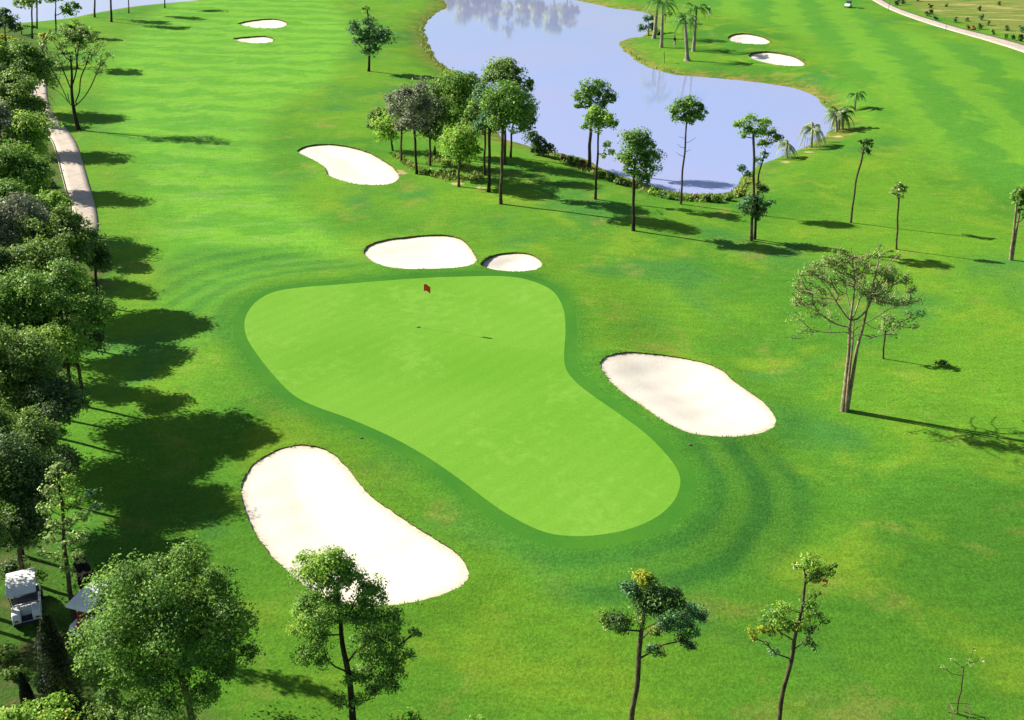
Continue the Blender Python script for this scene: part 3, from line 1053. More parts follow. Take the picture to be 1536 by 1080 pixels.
wt(-170, 880, 80, 60, 4.4, 'leaf', 'tree past the left edge whose shadow falls by the tiny cypress', n=13)
# crowns mostly past the left edge
wt(-40, 640, 58, 66, 4.8, 'olive', 'tree crown cut by the left edge above the golf cart', n=13)
wt(-46, 540, 55, 60, 5.2, 'leaf', 'tree crown cut by the left edge, level with the far rim of the right bunker', n=12)
wt(-48, 800, 62, 64, 4.0, 'leaf', 'tree crown cut by the left edge, level with the near end of the green', n=12)
wt(-36, 430, 44, 50, 5.4, 'olive', 'tree crown cut by the left edge, level with the red flag', n=9)
# low growth under the wood
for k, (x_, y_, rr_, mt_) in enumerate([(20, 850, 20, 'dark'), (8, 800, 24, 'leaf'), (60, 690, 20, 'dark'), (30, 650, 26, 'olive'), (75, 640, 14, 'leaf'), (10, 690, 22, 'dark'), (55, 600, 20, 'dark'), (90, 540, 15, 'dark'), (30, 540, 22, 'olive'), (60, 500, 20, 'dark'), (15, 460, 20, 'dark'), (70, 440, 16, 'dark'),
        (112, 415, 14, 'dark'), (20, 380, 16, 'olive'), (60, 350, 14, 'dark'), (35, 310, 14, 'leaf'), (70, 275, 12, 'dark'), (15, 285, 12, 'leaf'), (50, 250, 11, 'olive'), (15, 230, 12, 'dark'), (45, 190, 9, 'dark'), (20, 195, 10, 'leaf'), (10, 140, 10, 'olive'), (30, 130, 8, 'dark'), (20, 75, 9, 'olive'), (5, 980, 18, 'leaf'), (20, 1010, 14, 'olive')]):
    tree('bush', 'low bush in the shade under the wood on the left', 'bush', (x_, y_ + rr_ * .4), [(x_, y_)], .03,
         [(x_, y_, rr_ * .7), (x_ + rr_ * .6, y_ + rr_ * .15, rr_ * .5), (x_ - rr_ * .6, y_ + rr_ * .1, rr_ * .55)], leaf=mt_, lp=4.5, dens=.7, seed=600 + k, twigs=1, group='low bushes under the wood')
# tall thin trees by the lake with open crowns
def thin(base, top, blobs, label, mat='olive', rad=0.16, bk='barkdark', **k):
    return tree('slender_tree', label, 'tree', base, [((base[0] * .5 + top[0] * .5), (base[1] + top[1]) / 2 ), top], rad, blobs, leaf=mat, bk=bk, seed=nseed(), **k)
thin((48, 58), (48, -8), [(40, 2, 10), (55, -4, 10), (30, 6, 8)], 'tall dark-stemmed tree in front of the pale blue water, leftmost of three', group=WG)
thin((55, 43), (56, -12), [(52, -10, 9), (64, -12, 9), (75, -4, 7)], 'tall dark-stemmed tree at the water, close behind the leftmost of three', group=WG)
thin((84, 54), (83, -10), [(92, -4, 8), (108, 10, 9), (104, 20, 6), (76, 0, 7), (95, 16, 6)], 'tall tree at the water with one leafy limb to its right', group=WG, mat='leaf')
FG = 'tall trees along the far edge of the left fairway'
thin((142, 26), (141, -40), [(140, -40, 14), (128, -34, 10), (152, -36, 11)], 'trunk cut by the top edge, leftmost on the far fairway rim', mat='leaf', group=FG, rad=0.2, bk='bark', lp=5)
thin((167, 33), (165, -34), [(165, -36, 15), (154, -28, 9), (178, -30, 10)], 'trunk with a kink, second from left on the far fairway rim', mat='leaf', group=FG, rad=0.22, bk='barkdark', lp=5)
thin((193, 20), (193, -44), [(193, -46, 13), (184, -40, 9), (204, -38, 9)], 'thin trunk at the pale blue water, third from left on the far fairway rim', mat='leaf', group=FG, rad=0.13, bk='bark', lp=5)
thin((247, 12), (247, -40), [(246, -42, 12), (256, -36, 8)], 'short stretch of trunk at the top edge, rightmost on the far fairway rim', mat='leaf', group=FG, rad=0.14, bk='barkdark', lp=5)

# bare V shaped tree by the path
V_T = [(70,108),(78,88),(66,70),(80,60),(95,50),(88,75),(100,70),(112,55),(125,48),(120,75),(135,60),(150,72),(160,88),(150,100),(146,112),(140,82),(130,95),(104,92),(92,100),(82,100),(110,100),(100,118),(128,78),(64,92),(155,105),(137,100),(118,62),(108,84)]
tree('bare_tree', 'nearly bare V shaped tree beside the pink cart path', 'tree', (118, 195), [(112, 172), (109, 156), (108, 125), (106, 84)], 0.24,
     [(q[0], q[1] - 4, 9) for q in V_T[1:19]], leaf='wispy', bk='barkdark', lp=3.2, dens=0.26, seed=nseed(), twigs=5,
     targets_px=[(x, y, d) for (x, y) in V_T for d in (-1.0, 0.6)], tip=0.018, gap=0.6, up=0.15,
     limbs=[([(109, 160), (98, 148), (88, 138), (72, 128), (64, 118)], .5), ([(102, 152), (92, 130), (80, 108), (68, 86), (62, 70)], -.8), ([(112, 160), (126, 146), (136, 130), (144, 112), (152, 92)], .4),
            ([(112, 156), (119, 138), (121, 118), (130, 95), (136, 74)], -.8), ([(109, 140), (100, 118), (90, 92), (84, 66)], .8), ([(108, 130), (114, 108), (116, 84), (120, 60)], .8)])
# lone tree on the left fairway
tree('fairway_tree', 'lone grey-green tree on the far fairway between two bunkers and the pond', 'tree', (553, 107), [(554, 80), (553, 40), (551, 14)], 0.20,
     [(532, 40, 11), (545, 50, 13), (560, 45, 12), (575, 58, 13), (552, 62, 12), (535, 62, 8), (560, 74, 9), (551, 34, 9), (580, 50, 8), (566, 62, 10), (548, 76, 7), (549, 14, 6, 'light')],
     leaf='teal', bk='barkdark', lp=3.6, dens=0.8, seed=nseed())

# ------------------------------------------------------------------ clump by the pond
CG = 'clump of trees between the kidney shaped bunker and the pond'
def clump(base, trunk, blobs, label, mat, rad=0.13, bk='bark', **k):
    k.setdefault('bs', 1.6); k.setdefault('lp', 3.3); k.setdefault('gap', .3)
    return tree('slender_tree', label, 'tree', base, trunk, rad, blobs, leaf=mat, bk=bk, group=CG, seed=nseed(), **k)
clump((589, 226), [(587, 205), (584, 180)], [(580, 188, 14), (572, 198, 10), (592, 178, 11), (584, 205, 9)], 'small bright green tree at the left end of the clump by the pond', 'light')
clump((602, 242), [(602, 215), (602, 170)], [(602, 165, 15), (594, 150, 12), (612, 178, 12), (604, 190, 10)], 'second tree from the left in the clump, with a grey-green crown', 'grey')
clump((625, 261), [(623, 225), (622, 160)], [(618, 150, 17), (632, 138, 14), (608, 140, 12), (622, 172, 17), (640, 160, 13), (630, 190, 12), (612, 186, 10)], 'greyish brown tree with a tall dark trunk in the left of the clump', 'grey', rad=.15, bk='barkdark', dens=0.9)
clump((568, 190), [(566, 178), (564, 165)], [(566, 180, 12), (574, 170, 9), (560, 188, 7)], 'dark green shrubby tree at the outer left of the clump', 'dark', rad=.08)
clump((645, 249), [(645, 215), (644, 165)], [(650, 170, 17), (640, 185, 14), (660, 185, 14), (648, 200, 11), (662, 155, 11)], 'dark green tree behind the greyish brown one in the clump', 'dark')
clump((652, 232), [(653, 200), (656, 150)], [(655, 132, 13), (668, 145, 12), (650, 148, 11)], 'olive tree at the back left of the clump', 'olive')
clump((690, 240), [(690, 190), (690, 130)], [(682, 124, 15), (698, 120, 14), (710, 130, 13), (690, 138, 15), (676, 140, 10), (705, 148, 12), (690, 160, 12)], 'green flat topped tree at the back of the clump', 'leaf', dens=1.1)
clump((676, 232), [(677, 200), (676, 170)], [(676, 168, 14), (688, 178, 13), (668, 182, 12), (682, 195, 11), (696, 186, 11)], 'yellowish green tree in the middle of the clump', 'light')
clump((688, 280), [(689, 245), (689, 212)], [(676, 210, 13), (690, 205, 14), (702, 215, 13), (684, 225, 13), (698, 232, 11), (690, 240, 9), (706, 200, 10), (716, 224, 7)], 'light green tree with a low crown at the front of the clump', 'light', rad=.14)
clump((727, 263), [(727, 225), (728, 170)], [(724, 160, 15), (712, 170, 14), (738, 172, 14), (724, 184, 13), (708, 186, 11), (744, 188, 10)], 'green tree with a reddish trunk behind two front trunks of the clump', 'leaf', dens=1.0)
clump((733, 288), [(734, 240), (735, 180)], [(738, 150, 16), (726, 140, 14), (748, 165, 14), (732, 174, 14), (720, 190, 10), (742, 190, 9)], 'blue-green tree on a thick dark trunk at the front of the clump', 'teal', rad=.17, bk='barkdark')
clump((751, 306), [(752, 260), (754, 190)], [(760, 146, 19), (745, 156, 16), (776, 150, 17), (765, 172, 17), (785, 168, 13), (750, 182, 12), (778, 188, 11)], 'largest tree of the clump, nearest the camera, with a broad rounded crown', 'leaf', rad=.17, dens=1.1)
clump((758, 247), [(757, 200), (755, 120)], [(745, 104, 12), (758, 101, 13), (770, 106, 11), (752, 114, 12), (765, 118, 12), (740, 120, 12), (775, 128, 12), (790, 132, 8), (795, 122, 5)], 'tallest tree of the clump, its flat top against the water', 'olive', rad=.15, dens=1.05)
clump((766, 236), [(767, 200), (775, 160)], [(786, 150, 13), (793, 165, 12), (780, 176, 12), (796, 182, 8), (790, 194, 7)], 'dark leaning tree at the right edge of the clump', 'dark')
tree('shrub', 'dark rounded shrub at the water edge right of the clump', 'shrub', (812, 234), [(810, 222)], 0.07, [(800, 206, 11), (810, 214, 12), (820, 224, 10), (804, 224, 10), (814, 230, 8)], leaf='dark', lp=3.6, dens=1.2, seed=nseed())
tree('shrub', 'low green shrub between the trunks of the clump', 'shrub', (640, 262), [(640, 256)], 0.04, [(636, 258, 7), (646, 259, 6)], leaf='leaf', lp=3.4, seed=nseed())
tree('shrub', 'dry brownish shrub under the middle of the clump', 'shrub', (668, 262), [(668, 258)], 0.04, [(662, 259, 7), (672, 259, 7), (680, 258, 5)], leaf='olive', lp=3.4, seed=nseed())

# ------------------------------------------------------------------ trees on the near shore
def lone(base, trunk, blobs, label, mat, rad=0.13, bk='bark', name='slender_tree', **k):
    k.setdefault('lp', 3.1); k.setdefault('gap', .3)
    return tree(name, label, 'tree', base, trunk, rad, blobs, leaf=mat, bk=bk, seed=nseed(), **k)
lone((884, 254), [(885, 220), (887, 165)], [(884, 132, 12), (896, 128, 11), (872, 144, 11), (888, 146, 13), (903, 142, 12), (915, 148, 10), (868, 158, 7), (905, 158, 9), (880, 158, 8)],
     'tree on a thick mossy trunk at the pond edge', 'leaf', rad=.20, dens=1.05, twigs=2)
lone((893, 299), [(895, 260), (898, 185)], [(898, 172, 13), (912, 178, 12), (884, 182, 11), (902, 188, 12), (918, 186, 9), (876, 190, 6), (896, 166, 10), (910, 216, 6, 'wispy'), (917, 228, 6, 'wispy'), (906, 232, 5, 'wispy')],
     'thin twin stemmed tree in front of the mossy trunk', 'light', rad=.12, bk='barkdark', twigs=2)
lone((950, 346), [(950, 300), (953, 240)], [(945, 206, 11), (962, 205, 12), (952, 218, 15), (972, 220, 12), (940, 236, 12), (960, 236, 16), (980, 236, 12), (972, 252, 13), (945, 254, 11), (958, 264, 11), (968, 270, 9), (945, 242, 9, 'light')],
     'bushy dark green tree with crown reaching low, standing before the pond', 'leaf', rad=.15, bk='barkdark', dens=1.2, twigs=2)
lone((1021, 306), [(1025, 250), (1030, 180)], [(1012, 166, 9), (1022, 158, 10), (1034, 155, 10), (1046, 160, 10), (1053, 168, 7), (1030, 168, 11), (1042, 172, 10), (1014, 176, 7), (1052, 176, 6), (1025, 178, 6), (1038, 181, 6)],
     'slender tree with a neat umbrella crown on a bare pale trunk by the pond', 'leaf', rad=.10, bk='bark', dens=1.25, twigs=2,
     targets_px=[(1016, 216, 0), (1014, 228, .2), (1044, 206, 0), (1036, 224, -.2), (1018, 205, .2)])
lone((1127, 361), [(1129, 320), (1131, 240), (1130, 200)], [(1112, 186, 8), (1126, 180, 9), (1140, 184, 9), (1150, 182, 7), (1122, 194, 9), (1135, 198, 9), (1146, 196, 8), (1118, 204, 6), (1105, 188, 5), (1112, 254, 7, 'teal'), (1120, 262, 6, 'teal')],
     'tall double stemmed tree with a tiered open crown right of the pond', 'light', rad=.12, dens=0.9, twigs=2)
lone((1132, 359), [(1134, 320), (1139, 260), (1148, 225)], [(1158, 200, 8), (1165, 208, 8), (1152, 214, 7), (1142, 216, 6), (1148, 232, 6), (1138, 240, 6), (1146, 284, 8, 'dark'), (1138, 278, 6, 'dark'), (1120, 302, 11, 'teal'), (1134, 304, 12, 'teal'), (1128, 316, 12, 'dark'), (1142, 314, 10, 'dark'), (1114, 312, 8, 'teal'), (1138, 324, 8, 'dark'), (1156, 304, 6, 'teal')],
     'stem grown against the tall tiered tree, with a dense low ring of dark leaves', 'olive', rad=.11, bk='barkdark', dens=1.0, twigs=2)
lone((1276, 334), [(1283, 280), (1292, 240), (1296, 216)], [(1297, 213, 5), (1303, 218, 5), (1298, 226, 6), (1290, 212, 3), (1306, 211, 3), (1302, 228, 4)],
     'leaning pole thin tree with a tiny tuft of leaves, left of another thin tree', 'dark', rad=.09, bk='bark', lp=3.2)
lone((1345, 374), [(1346, 330), (1349, 290)], [(1344, 284, 6), (1353, 286, 6), (1349, 278, 6), (1358, 281, 4), (1341, 291, 4), (1350, 293, 5)],
     'thin straight tree with a sparse pale crown above the big bare tree', 'wispy', rad=.08, bk='bark', lp=3.2, dens=.7)
lone((1516, 390), [(1521, 340), (1526, 296)], [(1526, 288, 7), (1534, 290, 8), (1522, 300, 7), (1532, 304, 8), (1540, 298, 8), (1530, 316, 5), (1538, 324, 6)],
     'double stemmed tree cut by the right edge', 'leaf', rad=.11, bk='barkpale', lp=3.6,
     extra=lambda B, y, s, r: [(np.array([B + [0.12, 0, -.1], at_y(1525, 345, y), at_y(1533, 300, y)]), np.array([.09, .07, .04]))])

# the big bare twin trunk tree on the right
BT = []
_r = np.random.default_rng(55)
for k in range(230):
    a = _r.uniform(-.15, math.pi + .15); q = math.sqrt(_r.uniform(0.05, 1.08))
    x = 1282 + 92 * q * math.cos(a); y = 452 - 72 * q * math.sin(a)
    if y > 470 + 35 * abs(x - 1282) / 90: y = 440 + _r.uniform(-30, 30)
    BT.append((x, y, _r.uniform(-2.4, 2.4) * math.sqrt(max(0.05, 1 - q * q * 0.8))))
BT += [(1192, 468, 0), (1188, 440, -.5), (1205, 430, .6), (1216, 506, .3), (1226, 430, .4), (1240, 415, -.5), (1262, 372, 0), (1277, 380, .4), (1300, 378, -.3), (1330, 395, .2), (1345, 385, .1), (1360, 430, 0)]
bb = [(x, y, 7.5) for x, y, _ in BT[:110]] + [(1200, 455, 9), (1196, 480, 11), (1222, 470, 12), (1235, 440, 11), (1250, 400, 10), (1222, 410, 10), (1300, 400, 10), (1320, 380, 9), (1335, 410, 10), (1320, 440, 12), (1250, 480, 12), (1290, 440, 12), (1210, 495, 10), (1340, 450, 12), (1268, 425, 10), (1345, 385, 6), (1328, 478, 10),
      (1360, 455, 9, 'teal'), (1376, 450, 8, 'teal'), (1382, 470, 8, 'teal'), (1366, 475, 9, 'teal'), (1350, 485, 8, 'teal'), (1340, 500, 7, 'teal'), (1372, 490, 7, 'teal'), (1308, 505, 5, 'teal'), (1320, 368, 4, 'teal'), (1337, 377, 3, 'teal'), (1190, 506, 4, 'teal')]
def twin(B, y, s, r):
    P = np.array([B + [0.22, 0.1, -.1], at_y(1277, 575, y + .05), at_y(1286, 520, y), at_y(1293, 497, y), at_y(1306, 440, y - .3), at_y(1318, 392, y - .4)])
    P2 = np.array([B + [0.10, -0.15, -.1], at_y(1274, 560, y - .15), at_y(1279, 515, y - .2), at_y(1281, 480, y - .3)])
    return [(resample(P, .3, False), np.linspace(.13, .02, len(resample(P, .3, False)))), (resample(P2, .3, False), np.linspace(.09, .03, len(resample(P2, .3, False))))]
tree('bare_tree', 'big nearly bare tree on twin pale trunks, right of the green', 'tree', (1265, 616), [(1269, 570), (1275, 515), (1278, 480), (1281, 420), (1277, 372)], 0.15,
     bb, leaf='wispy', bk='barkpale', taper=.88, lp=2.6, dens=0.17, seed=nseed(), twigs=4, bs=1.5, targets_px=BT, tip=0.019, gap=0.9, extra=twin, up=0.0,
     limbs=[([(1275, 492), (1250, 484), (1225, 467), (1200, 455), (1188, 440)], .6), ([(1274, 497), (1240, 499), (1212, 494), (1196, 502)], -.6), ([(1275, 482), (1256, 455), (1240, 430), (1224, 412)], -1.2),
            ([(1277, 470), (1268, 430), (1262, 395), (1258, 370)], 1.0), ([(1278, 495), (1300, 484), (1322, 470), (1345, 458)], .6), ([(1278, 485), (1300, 465), (1316, 430), (1328, 405), (1346, 384)], -.8),
            ([(1279, 480), (1292, 440), (1300, 405), (1304, 375)], .8), ([(1276, 490), (1290, 480), (1310, 492), (1335, 496)], 1.4), ([(1277, 478), (1262, 462), (1240, 450), (1215, 445)], 1.6)])
lone((1325, 538), [(1326, 515), (1328, 498)], [(1330, 488, 8), (1340, 480, 8), (1322, 492, 7), (1345, 492, 7), (1330, 476, 8)], 'small sapling with a short trunk right behind the big bare tree', 'wispy', rad=.06, lp=3.2, dens=.35, name='sapling')

# near trees at the bottom
lone((531, 1118), [(528, 1060), (521, 990), (514, 955), (509, 915), (506, 880)], [
    (458, 842, 16, 'light'), (474, 850, 20, 'light'), (492, 842, 17, 'light'), (505, 836, 14, 'light'), (520, 850, 17), (500, 866, 22), (476, 872, 18), (530, 868, 13), (452, 862, 12), (545, 884, 12), (560, 878, 14), (568, 892, 12), (540, 900, 12), (555, 905, 11),  # paler clumps at the upper left paint in the sunlit side
    (470, 905, 20), (452, 915, 12, 'light'), (485, 925, 20), (462, 938, 17, 'light'), (445, 945, 8, 'light'), (480, 955, 16), (500, 900, 14), (520, 920, 18), (545, 925, 20), (570, 922, 17), (590, 925, 14), (598, 940, 11), (560, 948, 20), (582, 956, 16), (600, 965, 10),
    (460, 985, 14), (480, 990, 12), (475, 972, 12), (540, 970, 18), (565, 985, 19), (590, 988, 16), (612, 985, 10), (550, 1010, 17), (575, 1015, 17), (598, 1010, 13), (530, 1015, 12), (590, 1028, 11), (560, 1035, 14), (620, 948, 7), (628, 952, 5), (535, 1050, 13, 'light'), (512, 1052, 11, 'light'), (498, 1045, 6, 'light')],
     'leafy green tree in front of the large lower left bunker', 'leaf', rad=.15, bk='barkdark', name='leafy_tree', lp=3.8, dens=.85, twigs=2, gap=0.38, bs=1.5)
lone((945, 1112), [(952, 1040), (958, 985), (962, 945), (968, 905)], [
    (945, 882, 12, 'teal'), (962, 868, 13, 'yellow'), (975, 872, 13, 'olive'), (955, 895, 16, 'dark'), (972, 900, 20, 'dark'), (990, 895, 18, 'dark'), (1008, 890, 14, 'dark'), (1015, 905, 12, 'dark'), (985, 915, 16, 'dark'), (968, 915, 12, 'dark'), (938, 880, 7, 'teal'),
    (910, 925, 12, 'mixed'), (924, 932, 14, 'dark'), (938, 935, 12, 'dark'), (935, 946, 10, 'dark'), (915, 940, 9, 'wispy'), (1035, 915, 15, 'teal'), (1050, 925, 12, 'teal'), (1020, 930, 17, 'teal'), (1000, 935, 16, 'teal'), (985, 945, 13, 'mixed'), (1035, 945, 13, 'teal'), (1025, 960, 10, 'dark'), (1038, 968, 9, 'teal'),
    (975, 975, 9, 'teal'), (988, 975, 8, 'dark'), (962, 935, 10, 'mixed')],
     'near tree with a dark tufted crown on a pale pole trunk, bottom centre', 'teal', rad=.105, bk='bark', name='young_tree', lp=3.5, dens=.9, twigs=2, gap=0.38)
lone((1162, 1125), [(1175, 1050), (1190, 960), (1203, 915), (1208, 862)], [
    (1215, 840, 12, 'light'), (1228, 850, 12, 'light'), (1205, 848, 9, 'light'), (1222, 862, 13, 'mixed'), (1238, 860, 9, 'olive'), (1250, 850, 7, 'leaf'), (1196, 850, 6, 'wispy'), (1236, 872, 6, 'red'), (1215, 868, 9, 'mixed'),
    (1220, 892, 7, 'leaf'), (1228, 890, 4, 'leaf'), (1214, 910, 12, 'leaf'), (1225, 920, 10, 'leaf'), (1236, 930, 8, 'leaf'), (1208, 925, 12, 'light'), (1200, 940, 10, 'leaf'), (1215, 945, 10, 'dark'), (1212, 962, 8, 'dark'), (1222, 970, 6, 'dark'),
    (1175, 912, 13, 'light'), (1162, 918, 12, 'leaf'), (1150, 930, 11, 'leaf'), (1170, 930, 12, 'light'), (1182, 940, 12, 'mixed'), (1142, 945, 8, 'yellow'), (1126, 948, 7, 'yellow'), (1131, 958, 6, 'yellow'), (1160, 945, 11, 'mixed'), (1150, 965, 6, 'leaf'), (1162, 978, 8, 'teal')],
     'near sparse tree with patchy yellowing leaves on a leaning pole trunk, lower right', 'light', rad=.085, bk='bark', name='young_tree', lp=3.4, dens=.6, twigs=2, gap=0.4)
lone((612, 1130), [(608, 1105)], [(595, 1085, 12), (615, 1078, 12), (632, 1086, 10), (580, 1092, 8)], 'pale bush top rising at the bottom edge right of the leafy tree', 'light', rad=.05, name='bush', lp=4.5, dens=.6)
lone((715, 1120), [(714, 1100)], [(706, 1084, 9), (722, 1082, 8)], 'small green shoot tip at the bottom edge below the big bunker', 'light', rad=.04, name='bush', lp=4.2, dens=.6)
# conifer-like trees of the lower left
lone((112, 932), [(104, 880), (95, 790), (86, 700)], [(86, 700, 9), (78, 712, 9), (92, 722, 10, 'light'), (104, 718, 11, 'light'), (74, 735, 11), (88, 742, 10), (108, 738, 12, 'light'), (70, 762, 12), (98, 760, 13, 'light'), (118, 752, 11, 'light'), (138, 742, 9, 'teal'), (82, 785, 12), (106, 784, 12), (124, 776, 11), (143, 762, 9, 'teal'), (75, 808, 12), (100, 812, 14), (122, 806, 11), (66, 832, 9), (92, 838, 12), (116, 834, 11), (98, 852, 10)],
     'loose feathery light green tree beside the golf carts', 'wispy', rad=.11, bk='bark', name='feathery_tree', lp=4.6, dens=.42, twigs=4, gap=.6)


def cypress(base, top, wpx, label, mat, seed_):
    r = np.random.default_rng(seed_)
    B = ground(*base); T = at_y(top[0], top[1], B[1])
    hgt = T[2] - B[2]; s = scale_at(B); w = wpx / s
    root = empty('cypress_tree', B)
    P = [np.array([0, 0, -.1]), np.array([0, 0, hgt * .5]), T - B]
    V, Q = tubes([(np.array(P), np.array([.09, .06, .02]))]); mesh_obj('trunk', V, Q, M['barkdark'], root, smooth=True)
    n = 9000
    h = r.random(n) ** 0.85
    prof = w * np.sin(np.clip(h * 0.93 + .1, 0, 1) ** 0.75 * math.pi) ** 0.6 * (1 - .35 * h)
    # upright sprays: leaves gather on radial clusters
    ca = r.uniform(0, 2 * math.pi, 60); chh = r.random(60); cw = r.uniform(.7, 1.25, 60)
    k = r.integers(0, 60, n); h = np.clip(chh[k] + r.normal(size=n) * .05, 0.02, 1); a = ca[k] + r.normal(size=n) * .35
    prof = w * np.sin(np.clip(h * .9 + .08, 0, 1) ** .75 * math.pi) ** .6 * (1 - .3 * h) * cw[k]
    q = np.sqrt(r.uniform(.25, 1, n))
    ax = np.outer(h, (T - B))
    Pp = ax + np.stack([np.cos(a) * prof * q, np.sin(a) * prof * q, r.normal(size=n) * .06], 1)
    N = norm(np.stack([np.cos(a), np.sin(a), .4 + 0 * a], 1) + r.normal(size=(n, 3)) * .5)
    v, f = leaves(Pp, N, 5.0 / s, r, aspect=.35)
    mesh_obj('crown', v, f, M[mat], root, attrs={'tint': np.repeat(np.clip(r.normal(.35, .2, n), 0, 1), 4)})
    tag(root, label, 'tree')
    return root


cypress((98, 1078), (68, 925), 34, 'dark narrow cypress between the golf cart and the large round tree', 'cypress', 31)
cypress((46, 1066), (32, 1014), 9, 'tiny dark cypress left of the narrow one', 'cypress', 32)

# ------------------------------------------------------------------ shrubs along the shore
HG = 'shrubs planted along the near shore of the pond'
row = [(842, 240, 7, 'pink', 'pink flowering shrub at the left end of the shore row'),
       (857, 245, 8, 'dark', 'dark low shrub right of the pink flowering one'),
       (871, 250, 8, 'red', 'brownish red shrub left of the mossy trunk'),
       (903, 267, 8, 'light', 'bright green shrub behind the twin stemmed tree'),
       (916, 272, 8, 'leaf', 'green shrub left of the bushy dark tree'),
       (929, 277, 7, 'dark', 'dark shrub touching the bushy tree on its left'),
       (983, 293, 8, 'light', 'bright leafy shrub right of the bushy dark tree'),
       (995, 296, 7, 'dark', 'dark shrub second right of the bushy dark tree'),
       (1008, 299, 7, 'leaf', 'green shrub just left of the umbrella crowned tree foot'),
       (1032, 301, 6, 'leaf', 'green shrub just right of the umbrella crowned tree foot'),
       (1042, 299, 6, 'pink', 'shrub with red flowers right of the umbrella crowned tree'),
       (1062, 302, 7, 'red', 'reddish brown shrub in the right part of the shore row'),
       (1077, 303, 7, 'leaf', 'round green shrub in the right part of the shore row'),
       (1092, 301, 6, 'dark', 'small dark shrub second from the right end of the shore row'),
       (1108, 294, 8, 'yellow', 'yellowish shrub at the right end of the shore row')]
for x, y, rr, mt, lab in row:
    r = np.random.default_rng(x)
    bl = [(x + r.normal() * 3, y - rr * 0.6 + r.normal() * 1, rr * .75, mt if k % 3 else 'leaf') for k in range(4)]
    if mt == 'pink':
        bl = [(x - 2, y - rr * .5, rr * .7, 'leaf'), (x + 3, y - rr * .4, rr * .7, 'dark'), (x, y - rr * .9, rr * .6, 'pink')]
    tree('shrub', lab, 'shrub', (x, y), [(x, y - rr * .7)], .03, bl, leaf=mt, lp=3.2, dens=1.2, group=HG, seed=x, twigs=1)
# tufts of long grass on the far banks
def reeds(poly_px, n, name, label, hgt, mat, seed_):
    r = np.random.default_rng(seed_)
    px = np.array(poly_px, float); t = r.random(n) * (len(px) - 1); i = t.astype(int); f = (t - i)[:, None]
    p = px[i] * (1 - f) + px[i + 1] * f + r.normal(size=(n, 2)) * [2.5, 2.0]
    x, y, z = hit(p[:, 0], p[:, 1], H)
    ok = sdist(POND, x, y) > 0.1
    x, y, z = x[ok], y[ok], z[ok]; m = len(x)
    hh = hgt * r.uniform(.5, 1.2, m); a = r.uniform(0, 2 * math.pi, m); w = .10
    d = np.stack([np.cos(a), np.sin(a), 0 * a], 1); lean = r.normal(size=(m, 3)) * .18 * [1, 1, 0]
    Bp = np.stack([x, y, z - .03], 1); up = np.stack([0 * hh, 0 * hh, hh], 1)
    V = np.stack([Bp - d * w, Bp + d * w, Bp + up + lean + d * w * .2, Bp + up + lean - d * w * .2], 1).reshape(-1, 3)
    o = mesh_obj(name, V, np.arange(m * 4).reshape(m, 4), M[mat], attrs={'tint': np.repeat(r.random(m), 4)})
    tag(o, label, 'grass', kind='stuff')
reeds([(645, 24), (632, 44), (638, 70), (660, 100), (690, 118), (735, 178)], 1500, 'bank_grass', 'tufty long grass along the left bank of the pond', .38, 'petalwhite', 1)
reeds([(930, 70), (970, 102), (1040, 119), (1100, 125), (1150, 130), (1200, 139), (1240, 160)], 2400, 'bank_grass', 'tufty brownish grass along the far bank below the palms', .30, 'petalwhite', 2)
reeds([(835, 236), (900, 262), (980, 290), (1050, 299), (1100, 295), (1120, 272)], 1400, 'bank_grass', 'thin long grass among the near shore shrubs', .35, 'petalwhite', 3)
reeds([(590, 232), (620, 252), (670, 268), (720, 268), (700, 250), (640, 240)], 900, 'bank_grass', 'dry grass under the clump of trees', .35, 'petalwhite', 4)

# ragged grass hanging over the cut edges of the bunkers
for (P, drop, lab), mt in zip(BUNK, ['leaf'] * 9):
    r = np.random.default_rng(len(P)); s = scale_at(np.array([*P.mean(0), 0])); ln = np.linalg.norm(np.roll(P, -1, 0) - P, axis=1).sum()
    m = int(ln * 11 * min(1, s / 25)); k = r.integers(0, len(P), m)
    q = offset_loop(P, np.zeros(len(P))); nrm = offset_loop(P, np.ones(len(P))) - P; tg = np.roll(P, -1, 0) - P
    dd = r.uniform(-.02, .16, m)[:, None] * (1 + .8 * np.sin(k * .21)[:, None]); pos = P[k] + tg[k] * r.random((m, 1)) + nrm[k] * dd
    z = H(pos[:, 0], pos[:, 1]); hh = r.uniform(.03, .10, m) * max(1, 20 / s * .8); w = 1.0 / s
    an = r.uniform(0, 2 * math.pi, m); d = np.stack([np.cos(an), np.sin(an), 0 * an], 1); lean = np.column_stack([-nrm[k] * r.uniform(0, .12, (m, 1)), hh])
    Bp = np.column_stack([pos, z - .02])
    V = np.stack([Bp - d * w, Bp + d * w, Bp + lean + d * w * .3, Bp + lean - d * w * .3], 1).reshape(-1, 3)
    tag(mesh_obj('rim_grass', V, np.arange(m * 4).reshape(m, 4), M['light'], attrs={'tint': np.repeat(r.random(m) * .7, 4)}), 'ragged grass along the rim of the ' + ' '.join(lab.split()[:12]), 'grass', kind='stuff')

